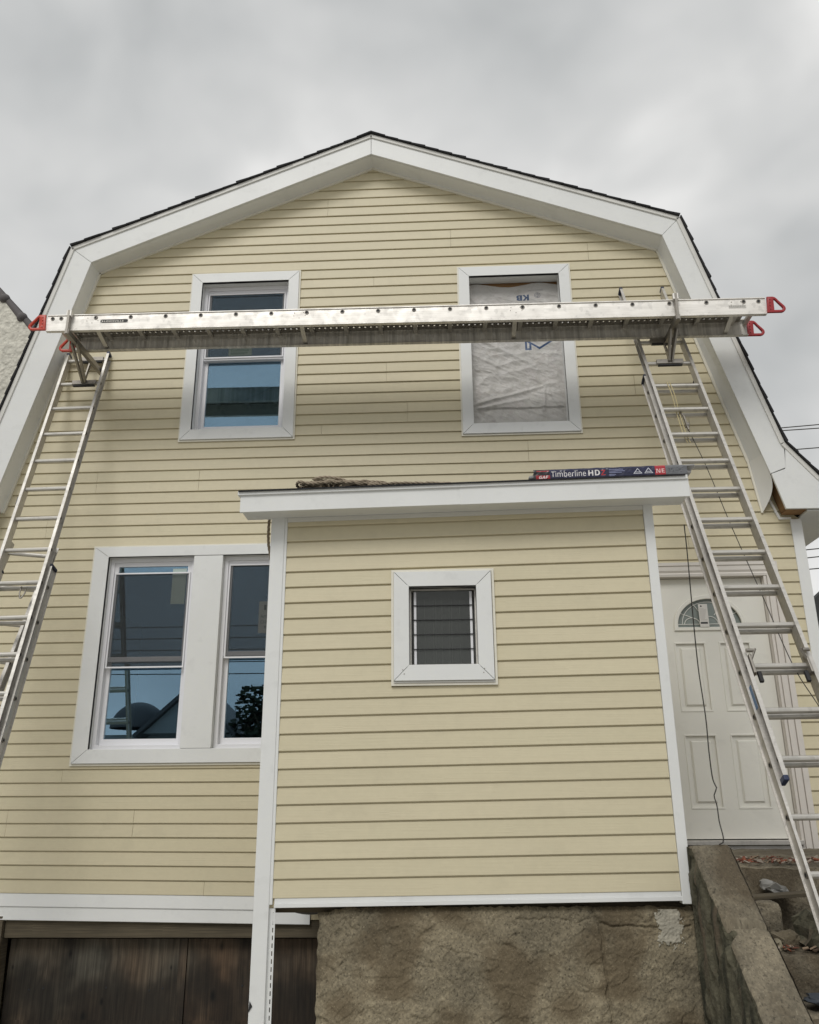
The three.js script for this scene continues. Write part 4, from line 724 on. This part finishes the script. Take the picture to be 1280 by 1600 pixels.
// ---------------------------------------------------------------- stage (aluminium plank) on ladder jacks
const STG = { x0: -3.158, x1: 2.845, yl: 5.468, yr: 5.414, zf: 0.76, zb: 0.408, h: 0.153 };
{
  const o = thing('work_stage', 'long aluminium work stage with red end handles across the gable', 'work stage');
  const L = STG.x1 - STG.x0, slope = Math.atan2(STG.yr - STG.yl, L);
  o.position.set(STG.x0, STG.yl - STG.h, STG.zf); o.rotation.z = slope;
  const H = STG.h, D = STG.zf - STG.zb;
  // rails: I-like extrusion, web with lips; profile in (z,y), run along x
  const profile = (s) => { const p = [[0, 0], [s * 0.030, 0], [s * 0.030, 0.006], [s * 0.006, 0.010], [s * 0.004, 0.03], [s * 0.004, H - 0.026], [s * 0.008, H - 0.012], [s * 0.030, H - 0.008], [s * 0.030, H], [-s * 0.008, H], [-s * 0.008, H - 0.007], [0, H - 0.010], [-s * 0.0015, H - 0.045], [-s * 0.0015, 0.016], [-s * 0.006, 0.010], [-s * 0.006, 0.0]]; return p; };
  const mkRail = (s, x0, x1) => { let p = profile(s); const sh = new THREE.Shape((s > 0 ? p : p.slice()).map(q => new THREE.Vector2(-q[0], q[1]))); const g = new THREE.ExtrudeGeometry(sh, { depth: x1 - x0, bevelEnabled: false }); g.rotateY(Math.PI / 2); g.translate(x0, 0, 0); return uvm(g); };
  // rotateY(+90) maps shape x -> -z, so the lips (s*0.03) of the front rail point inward (-z)
  put('rail', mkRail(-1, 0, L), M.aluBright, o, 'bright front rail');
  put('rail', mkRail(1, 0.10, L - 0.04).translate(0, 0, -D), M.aluStreak, o, 'back rail');
  const yR = H - 0.034, n = 20, first = 0.075, pit = 0.3005;
  const xs = []; for (let i = 0; i < n; i++) { const x = 0.720 - 2 * pit + i * pit; if (x > 0.05 && x < L - 0.05) xs.push(x); }
  xs.push(0.045, L - 0.055);
  for (const x of xs) {
    put('rung', bar([x, yR, -0.004], [x, yR, -D + 0.004], 0.034, 0.030), M.alu, o);
    const tr = new THREE.TorusGeometry(0.0150, 0.0035, 6, 16); tr.translate(x, yR, 0.003); put('rung_ferrule', uvm(tr), M.steel, o);
    put('rung_hole', cyl([x, yR, 0.0], [x, yR, 0.0035], 0.0130, 12), M.dark, o);
  }
  // deck of slotted strips
  const slots = []; for (let x = 0.13; x < L - 0.16; x += 0.050) for (const z of [0.04, 0.10, 0.235, 0.275]) slots.push(rect(x, x + 0.016, z, z + 0.015).reverse());
  const dk = poly(rect(0.10, L - 0.10, 0.008, D - 0.008), 0, 0.004, slots); dk.rotateX(-Math.PI / 2); dk.translate(0, yR + 0.017, 0); put('deck', dk, M.steel, o, 'perforated deck');
  for (const z of [0.03, 0.085, 0.15, 0.222, 0.266]) { const teeth = []; for (let x = 0.12; x < L - 0.14; x += 0.025) teeth.push(box(x, x + 0.013, yR + 0.006, yR + 0.0165, -z - 0.003, -z + 0.003)); put('grip_strip', merge(teeth), M.steel, o); }
  // cross braces at the bottom with rivets
  for (const bx of [0.39, 2.16, 3.97, 5.77]) {
    put('cross_brace', bar([bx, H - 0.05, -0.008], [bx, 0.02, -D + 0.008], 0.036, 0.012), M.alu, o);
    const rv = []; for (const [dx, dy] of [[-0.045, 0.09], [0.05, 0.092], [-0.04, 0.118], [0.035, 0.122], [0, 0.07]]) rv.push(cyl([bx + dx, dy, 0.001], [bx + dx, dy, 0.0042], 0.0038, 8)); put('rivets', merge(rv), M.steel, o);
  }
  // red D handles on the four rail ends
  function handle(x, s, z, m) {
    const sh = new THREE.Shape(); sh.moveTo(0, 0.004); sh.lineTo(0.012, 0.149); sh.lineTo(0.05, 0.149); sh.bezierCurveTo(0.075, 0.149, 0.085, 0.135, 0.10, 0.112); sh.lineTo(0.142, 0.062); sh.bezierCurveTo(0.158, 0.035, 0.150, 0.012, 0.118, 0.004); sh.closePath();
    const hole = new THREE.Path(); hole.moveTo(0.058, 0.024); hole.lineTo(0.112, 0.024); hole.bezierCurveTo(0.13, 0.026, 0.132, 0.040, 0.124, 0.054); hole.lineTo(0.088, 0.102); hole.bezierCurveTo(0.08, 0.116, 0.072, 0.126, 0.062, 0.126); hole.closePath(); sh.holes.push(hole);
    for (const y of [0.032, 0.062, 0.092, 0.122]) { const c = new THREE.Path(); c.absarc(0.026 + y * 0.04, y, 0.0075, 0, 6.2832, true); sh.holes.push(c); }
    const g = new THREE.ExtrudeGeometry(sh, { depth: 0.016, bevelEnabled: true, bevelSize: 0.003, bevelThickness: 0.003, bevelOffset: -0.003, bevelSegments: 2, curveSegments: 8 });
    const q = toCreasedNormals(g, 0.6); if (s < 0) { q.scale(-1, 1, 1); const p = q.attributes.position, nn = q.attributes.normal; for (let i = 0; i < p.count; i += 3) for (const at of [p, nn]) { const t = [at.getX(i), at.getY(i), at.getZ(i)]; at.setXYZ(i, at.getX(i + 1), at.getY(i + 1), at.getZ(i + 1)); at.setXYZ(i + 1, ...t); } }
    q.translate(x, 0.001, z); put('end_handle', uvm(q), m, o);
  }
  handle(-0.0, -1, 0.002, M.red); handle(0.10, -1, -D - 0.012, M.red); handle(L - 0.002, 1, 0.002, M.redDark); handle(L - 0.042, 1, -D - 0.012, M.redDark);
  const plate = canvasTex(512, 96, (g, W, Hh) => { g.fillStyle = '#d2cfc9'; g.fillRect(0, 0, W, Hh); g.fillStyle = '#161514'; g.beginPath(); g.roundRect(2, 4, W - 4, Hh - 8, 42); g.fill(); g.fillStyle = '#e4e0d8'; g.beginPath(); g.moveTo(20, 14); g.lineTo(64, 48); g.lineTo(20, 82); g.lineTo(34, 48); g.fill(); g.font = 'bold 66px sans-serif'; g.save(); g.scale(1.0, 0.92); g.fillText('LOUISVILLE', 70, 78, 415); g.restore(); });
  const P = [0.462, 0.700, 0.066, 0.100]; put('name_plate', box(P[0], P[1], P[2], P[3], 0.0005, 0.0032), std({ map: plate, roughness: 0.5 }), o); fixUV(o.children.at(-1), ...P);
  const lab = canvasTex(256, 64, (g, W, Hh) => { g.fillStyle = '#c9c6c0'; g.fillRect(0, 0, W, Hh); g.fillStyle = '#77736e'; for (let i = 0; i < 9; i++) g.fillRect(10 + i * 26, 16, 16, 12); g.fillRect(10, 40, 230, 5); });
  const Q = [L - 0.30, L - 0.16, 0.060, 0.088]; put('rating_label', box(Q[0], Q[1], Q[2], Q[3], 0.0005, 0.003), std({ map: lab, roughness: 0.6 }), o); fixUV(o.children.at(-1), ...Q);
}
function jack(label, xa, yStage, rungA, rungB, xc, hookUp) { // arm under the stage, two rung brackets, braces
  const o = thing('ladder_jack', label, 'ladder jack', 'ladder jacks under the stage');
  const yA = yStage - 0.030, zE = STG.zf + 0.045;
  const [, ya, za] = rungA, [, yb, zb] = rungB;
  put('arm', merge(bar([xa, yA, za - 0.01], [xa, yA, zE], 0.034, 0.046)), M.steel, o);
  put('hook', merge(bar([xa, yA - 0.02, zE - 0.014], [xa, yA + hookUp, zE - 0.012], 0.040, 0.020, [1, 0, 0])), M.steel, o);
  put('hook_end', box(xa - 0.023, xa + 0.023, yA + hookUp - 0.055, yA + hookUp + 0.004, zE - 0.028, zE + 0.006, 0.006), M.aluBright, o);
  for (const dx of [-0.024, 0.024]) put('brace', bar([xa + dx, yA - 0.02, zE - 0.16], [xc + dx * 0.5, yb + 0.012, zb + 0.03], 0.016, 0.040), M.steel, o);
  put('brace', bar([xc, ya, za + 0.025], [xc, yb, zb + 0.03], 0.03, 0.012, [1, 0, 0]), M.steel, o);
  put('rung_bracket', merge(box(xc - 0.11, xc + 0.11, ya - 0.012, ya + 0.022, za + 0.020, za + 0.03, 0.003), box(xc - 0.11, xc + 0.11, ya + 0.018, ya + 0.028, za - 0.02, za + 0.03, 0.003)), M.steel, o);
  put('rung_bracket', merge(box(xc - 0.11, xc + 0.11, yb - 0.012, yb + 0.022, zb + 0.020, zb + 0.03, 0.003), box(xc - 0.11, xc + 0.11, yb + 0.018, yb + 0.028, zb - 0.02, zb + 0.03, 0.003)), M.steel, o);
  for (const [y, z] of [[ya, za], [yb, zb]]) put('rubber_pad', box(xc - 0.10, xc + 0.10, y - 0.032, y - 0.020, z + 0.005, z + 0.034, 0.003), M.dark, o);
}
const stageBottom = (x) => mix(STG.yl, STG.yr, (x - STG.x0) / (STG.x1 - STG.x0)) - STG.h;
jack('steel ladder jack at the right ladder, its arm rising past the stage', 2.115, stageBottom(2.115), [0, 5.241, 0.382], [0, 4.972, 0.505], 2.09, 0.215);
jack('steel ladder jack at the left ladder, beside the red handles', -2.955, stageBottom(-2.955), [0, 5.418, 0.05], [0, 5.131, 0.14], -3.06, 0.20);

// ---------------------------------------------------------------- on the addition's roof
{
  const b = thing('shingle_bundle', 'long navy wrapped bundle of roof shingles on the addition roof', 'bundle');
  const x0 = 0.762, x1 = 1.735, h = 0.074, d = 0.32;
  const print = canvasTex(2048, 176, (g, W, H) => {
    g.fillStyle = '#11143a'; g.fillRect(0, 0, W, H);
    for (let i = 0; i < 60; i++) { g.fillStyle = `rgba(40,48,110,${0.1 + 0.2 * rnd()})`; g.fillRect(rnd() * W, rnd() * H, 60 + 200 * rnd(), 4 + 14 * rnd()); }
    g.fillStyle = '#120f14'; g.fillRect(0, 0, 215, H); g.fillStyle = '#a01c26'; g.fillRect(30, 96, 190, 62); g.fillRect(40, 20, 170, 18);
    g.fillStyle = '#e9e6e4'; g.font = 'italic bold 66px sans-serif'; g.fillText('GAF', 62, 150);
    g.font = '122px sans-serif'; g.fillText('Timberline', 236, 128, 470); g.font = 'bold 122px sans-serif'; g.fillText('HD', 722, 128); g.fillStyle = '#b3202c'; g.fillText('Z', 900, 128);
    g.fillStyle = '#8f95b8'; for (const [y, w] of [[38, 190], [62, 210], [86, 170], [118, 90], [136, 70]]) g.fillRect(1010, y, w, 9);
    g.strokeStyle = '#d9dae2'; g.lineWidth = 9; for (const x of [1340, 1485]) { g.beginPath(); g.moveTo(x, 118); g.lineTo(x + 52, 40); g.lineTo(x + 104, 118); g.closePath(); g.stroke(); g.beginPath(); g.moveTo(x + 20, 96); g.lineTo(x + 84, 96); g.stroke(); }
    g.fillStyle = '#b02430'; g.fillRect(1622, 0, 140, H); g.fillStyle = '#e8c4c0'; g.font = 'bold 92px sans-serif'; g.fillText('NE', 1630, 122);
    g.fillStyle = '#6a6c70'; g.fillRect(1762, 0, 286, H); g.fillStyle = '#3f4246'; g.font = '84px sans-serif'; g.fillText('35', 1784, 118); for (let i = 0; i < 12; i++) g.fillRect(1880 + rnd() * 130, 20 + rnd() * 130, 10 + 30 * rnd(), 5);
  });
  const prof = (u) => 1;
  const g = sheet(180, 14, (u, v) => { const x = mix(x0, x1, u), wob = 0.002 * perlin.noise(u * 26, v * 3, 2) + 0.0015 * perlin.noise(u * 60, v * 6, 5); const r = Math.min(1, Math.sin(Math.PI * clamp(v, 0.02, 0.98)) * 3); return [x, mix(0, h, v) + 0.003 * perlin.noise(u * 18, 3, 3) * v, 1.790 + 0.008 * r + wob]; }, (u, v) => [u, v]);
  const slopeY = (x) => 3.468 + tiltBump(x);
  bend(g, (x, y, z) => [x, y + slopeY(x), z]); g.computeVertexNormals();
  put('printed_wrap', g, phys({ map: print, roughness: 0.32, clearcoat: 0.4 }), b);
  put('shingle_stack', bend(box(x0 + 0.004, x1 - 0.004, 0.002, h - 0.004, 1.790 - d, 1.789, 0.01), (x, y, z) => [x, y + slopeY(x) + (1.79 - z) * 0.1235, z]), std({ color: lin(0.025, 0.027, 0.07), roughness: 0.4 }), b);
  put('wrap_end', bend(merge(box(x1 - 0.01, x1 + 0.035, 0.02, 0.05, 1.65, 1.77, 0.01), box(x1 - 0.02, x1 + 0.05, h - 0.012, h, 1.71, 1.795, 0.004), box(x0 - 0.03, x0 + 0.01, 0.02, 0.045, 1.67, 1.78, 0.01)), (x, y, z) => [x + 0.01 * perlin.noise(y * 90, z * 40, 1), y + slopeY(x), z + 0.01 * perlin.noise(x * 90, y * 50, 3)]), phys({ color: lin(0.5, 0.5, 0.5), roughness: 0.2, transmission: 0.4, thickness: 0 }), b, 'clear plastic ends of the wrap');
}
{ // heap of rope on the addition's roof with one end hanging over the left edge
  const pts = []; const base = (x, z) => 3.459 + tiltBump(x) + (1.845 - z) * 0.1235;
  const add3 = (x, y, z) => pts.push([x, base(x, z) + 0.014 + y, z]);
  for (let i = 0; i < 30; i++) { const t = i / 29, a = i * 1.95; add3(-0.72 + 0.42 * t + 0.11 * Math.cos(a), 0.030 * Math.abs(Math.sin(i * 1.7)) * (1 - 0.4 * t) + 0.010 * (i % 3) * (1 - 0.6 * t), 1.755 + 0.06 * Math.sin(a)); }
  add3(-0.66, 0.055, 1.79); add3(-0.60, 0.066, 1.80); add3(-0.50, 0.055, 1.80); add3(-0.40, 0.02, 1.79);
  for (let i = 0; i < 22; i++) { const t = i / 21, a = i * 2.1; add3(-0.36 + 0.52 * t + 0.07 * Math.cos(a), 0.016 * Math.abs(Math.sin(i * 2.3)) * (1 - t), 1.765 + 0.045 * Math.sin(a)); }
  add3(0.12, 0.0, 1.76); add3(0.2, 0.008, 1.74); add3(0.24, 0, 1.68); add3(0.12, 0, 1.5); add3(-0.4, 0, 1.2); add3(-0.85, 0, 1.4); add3(-0.95, 0.004, 1.48);
  const e = base(-0.98, 1.5); pts.push([-0.990, e - 0.01, 1.49], [-1.002, e - 0.12, 1.495], [-1.000, e - 0.30, 1.50], [-0.985, e - 0.38, 1.50], [-0.972, e - 0.46, 1.50]);
  // twisted strands: three tubes wound round the path
  const path = new THREE.CatmullRomCurve3(pts.map(p => new THREE.Vector3(...p)));
  const N = 1500, fr = path.computeFrenetFrames(N, false), strands = [];
  for (let s = 0; s < 3; s++) { const q = []; for (let i = 0; i <= N; i++) { const c = path.getPointAt(i / N), a = i * 0.42 + s * 2.094; c.addScaledVector(fr.normals[i], Math.cos(a) * 0.0050).addScaledVector(fr.binormals[i], Math.sin(a) * 0.0050); q.push(c); } strands.push(uvm(new THREE.TubeGeometry(new THREE.CatmullRomCurve3(q), N, 0.0056, 5))); }
  const o = put('rope', merge(strands), M.rope, scene); o.userData = { label: 'brown twisted rope heaped on the addition roof, one end hanging', category: 'rope' };
}
{ // thin dark cord hanging in front of the door
  const o = put('hanging_cord', tube([[1.905, 3.40, 1.02], [1.895, 3.2, 1.05], [1.845, 2.69, 1.18], [1.835, 2.35, 1.2], [1.822, 2.02, 1.28], [1.80, 1.80, 1.34], [1.80, 1.64, 1.36], [1.812, 1.60, 1.37], [1.79, 1.565, 1.38], [1.775, 1.5, 1.46], [1.748, 1.42, 1.56], [1.715, 1.310, 1.70], [1.69, 1.300, 1.71]], 0.004, 90, 6), M.cord, scene);
  o.userData = { label: 'thin dark cord hanging down in front of the door', category: 'cord' };
}

// ---------------------------------------------------------------- surroundings in view
{ // neighbour at the left: stucco gable with tile coping
  const o = thing('stucco_house', 'neighbouring house with rough pale stucco gable and dark coping', 'house');
  const zf = -1.5, R = [-4.50, 6.66], top = [-8.2, 10.6];
  put('wall', poly([[-12, GY], [-4.52, GY], [-4.52, R[1]], top, [-12, 6.6]], zf - 8, zf), M.stucco, o);
  const d = [R[0] - top[0], R[1] - top[1]], L = Math.hypot(...d), n = Math.round(L / 0.36), ux = d[0] / L, uy = d[1] / L;
  for (let i = 0; i < n; i++) { const s = i * L / n, a = [top[0] + ux * s, top[1] + uy * s + 0.02, zf - 0.02], b = [top[0] + ux * (s + L / n + 0.04), top[1] + uy * (s + L / n + 0.04) - 0.005, zf - 0.02]; put('coping_tile', cyl(a, b, 0.032, 12, 0.045), M.tile, o); put('tile_roll', new THREE.SphereGeometry(0.062, 12, 8).translate(b[0], b[1] + 0.01, zf - 0.01), M.tile, o); }
  put('roof', poly([[R[0] + 0.02, R[1] - 0.02], [R[0] + 0.02, R[1] + 0.06], [top[0], top[1] + 0.08], [top[0], top[1]]], zf - 8.1, zf - 0.1), M.tile, o);
}
{ // dark building far right
  const o = thing('grey_outbuilding', 'dark grey building corner at the right edge beyond the house', 'building');
  const dk = std({ color: lin(0.04, 0.043, 0.045), roughness: 0.8 });
  put('parapet_wall', poly([[4.915, GY], [10.5, GY], [10.5, 3.9], [7.7, 6.22], [4.915, 3.905]], -4.22, -4.0), dk, o);
  put('wall', poly([[5.0, GY], [10.4, GY], [10.4, 2.9], [7.7, 5.1], [5.0, 2.9]], -9, -4.23), dk, o);
}
{ // overhead lines behind the house, right
  const lines = [[8.954, 0.075, 'uppermost of the overhead cables right of the roof'], [8.885, 0.05, 'second overhead cable, close under the top one'], [8.43, 0.066, 'single overhead cable beside the eave flare'], [6.55, 0.085, 'cable just under the eave, right of the corner post'], [6.22, 0.09, 'middle cable right of the corner post'], [6.05, 0.10, 'second lowest cable right of the corner post'], [5.81, 0.075, 'lowest cable right of the corner post']];
  for (const [y, sl, l] of lines) { const P = []; for (let i = 0; i <= 16; i++) { const x = mix(-4, 44, i / 16), q = (x - 7.6); P.push([x, y + sl * q * 0.9 + 0.002 * q * q, -10]); } const o = put(numbered('overhead_cable'), tube(P, 0.012, 60, 5), M.cord, scene); o.userData = { label: l, category: 'cable', group: 'overhead cables at the right' }; }
}

// ---------------------------------------------------------------- across the street, seen in the window panes
{
  const o = thing('opposite_house', 'pale house across the street, mirrored in the lower window', 'house');
  const wl = std({ color: lin(0.30, 0.32, 0.33), map: T.whiteMap, roughness: 0.8 }), rf = std({ color: lin(0.10, 0.10, 0.105), map: T.whiteMap, roughness: 0.9 });
  put('wall', box(-16.5, -7.6, GY, 3.35, 20, 27), wl, o);
  put('roof', poly([[20 - 0.4, 3.3], [27.4, 3.3], [23.5, 5.0]], -16.8, -7.4).rotateY(-Math.PI / 2), rf, o);
  put('front_gable', poly([[-9.3, 3.34], [-6.6, 3.34], [-7.9, 4.62]], 19.2, 23), wl, o);
  for (const s of [0, 1]) put('gable_roof', poly(s ? [[-7.9, 4.62], [-6.4, 3.2], [-6.35, 3.3], [-7.9, 4.77]] : [[-7.9, 4.62], [-7.9, 4.77], [-9.55, 3.3], [-9.5, 3.2]], 19.0, 23), rf, o);
  put('roof_dome', new THREE.SphereGeometry(0.9, 20, 12, 0, 6.29, 0, 1.5).translate(-9.9, 3.5, 20.4), rf, o);
}
{
  const o = thing('street_tree', 'dark leafy tree across the street, mirrored beside the post', 'tree');
  o.position.set(-4.9, GY, 19);
  const lm = std({ color: lin(0.02, 0.03, 0.014), roughness: 0.9, side: THREE.DoubleSide });
  put('trunk', cyl([0, 0, 0], [0.1, 2.6, 0], 0.22, 10, 0.12), M.wood, o);
  const limbs = []; for (let i = 0; i < 8; i++) { const a = i * 0.8; limbs.push(cyl([0.05, 1.6 + i * 0.12, 0], [1.1 * Math.cos(a), 2.8 + 0.25 * i, 1.1 * Math.sin(a)], 0.07, 6, 0.02)); } put('limbs', merge(limbs), M.wood, o);
  const lv = []; for (let i = 0; i < 5200; i++) { const c = i % 26, cx = 1.25 * Math.cos(c * 2.4) * (0.4 + (c % 5) / 6), cz = 1.25 * Math.sin(c * 2.4) * (0.4 + (c % 5) / 6), cy = 1.5 + (c % 13) * 0.24; const g = new THREE.PlaneGeometry(0.16, 0.10); g.rotateX(rr(0, 6.3)); g.rotateY(rr(0, 6.3)); const r = 0.62 * Math.cbrt(rnd()), t = rr(0, 6.28), p = Math.acos(rr(-1, 1)); g.translate(cx + r * Math.sin(p) * Math.cos(t), cy + r * Math.cos(p), cz + r * Math.sin(p) * Math.sin(t)); lv.push(g); }
  const cr = put('crown', merge(lv), lm, o);
}
for (let i = 0; i < 5; i++) { const P = []; for (let k = 0; k <= 14; k++) { const x = mix(-30, 20, k / 14), q = (x + 5) / 25; P.push([x, 5.5 + i * 0.42 + 0.5 * q * q + 0.05 * i * q, 22]); } const o = put(numbered('street_cable'), tube(P, 0.018, 40, 5), M.cord, scene); o.userData = { label: ['lowest street cable mirrored in the panes', 'second lowest street cable mirrored in the panes', 'middle street cable mirrored in the panes', 'second highest street cable mirrored in the panes', 'highest street cable mirrored in the panes'][i], category: 'cable', group: 'street cables mirrored in the panes' }; }

renderer.render(scene, camera);
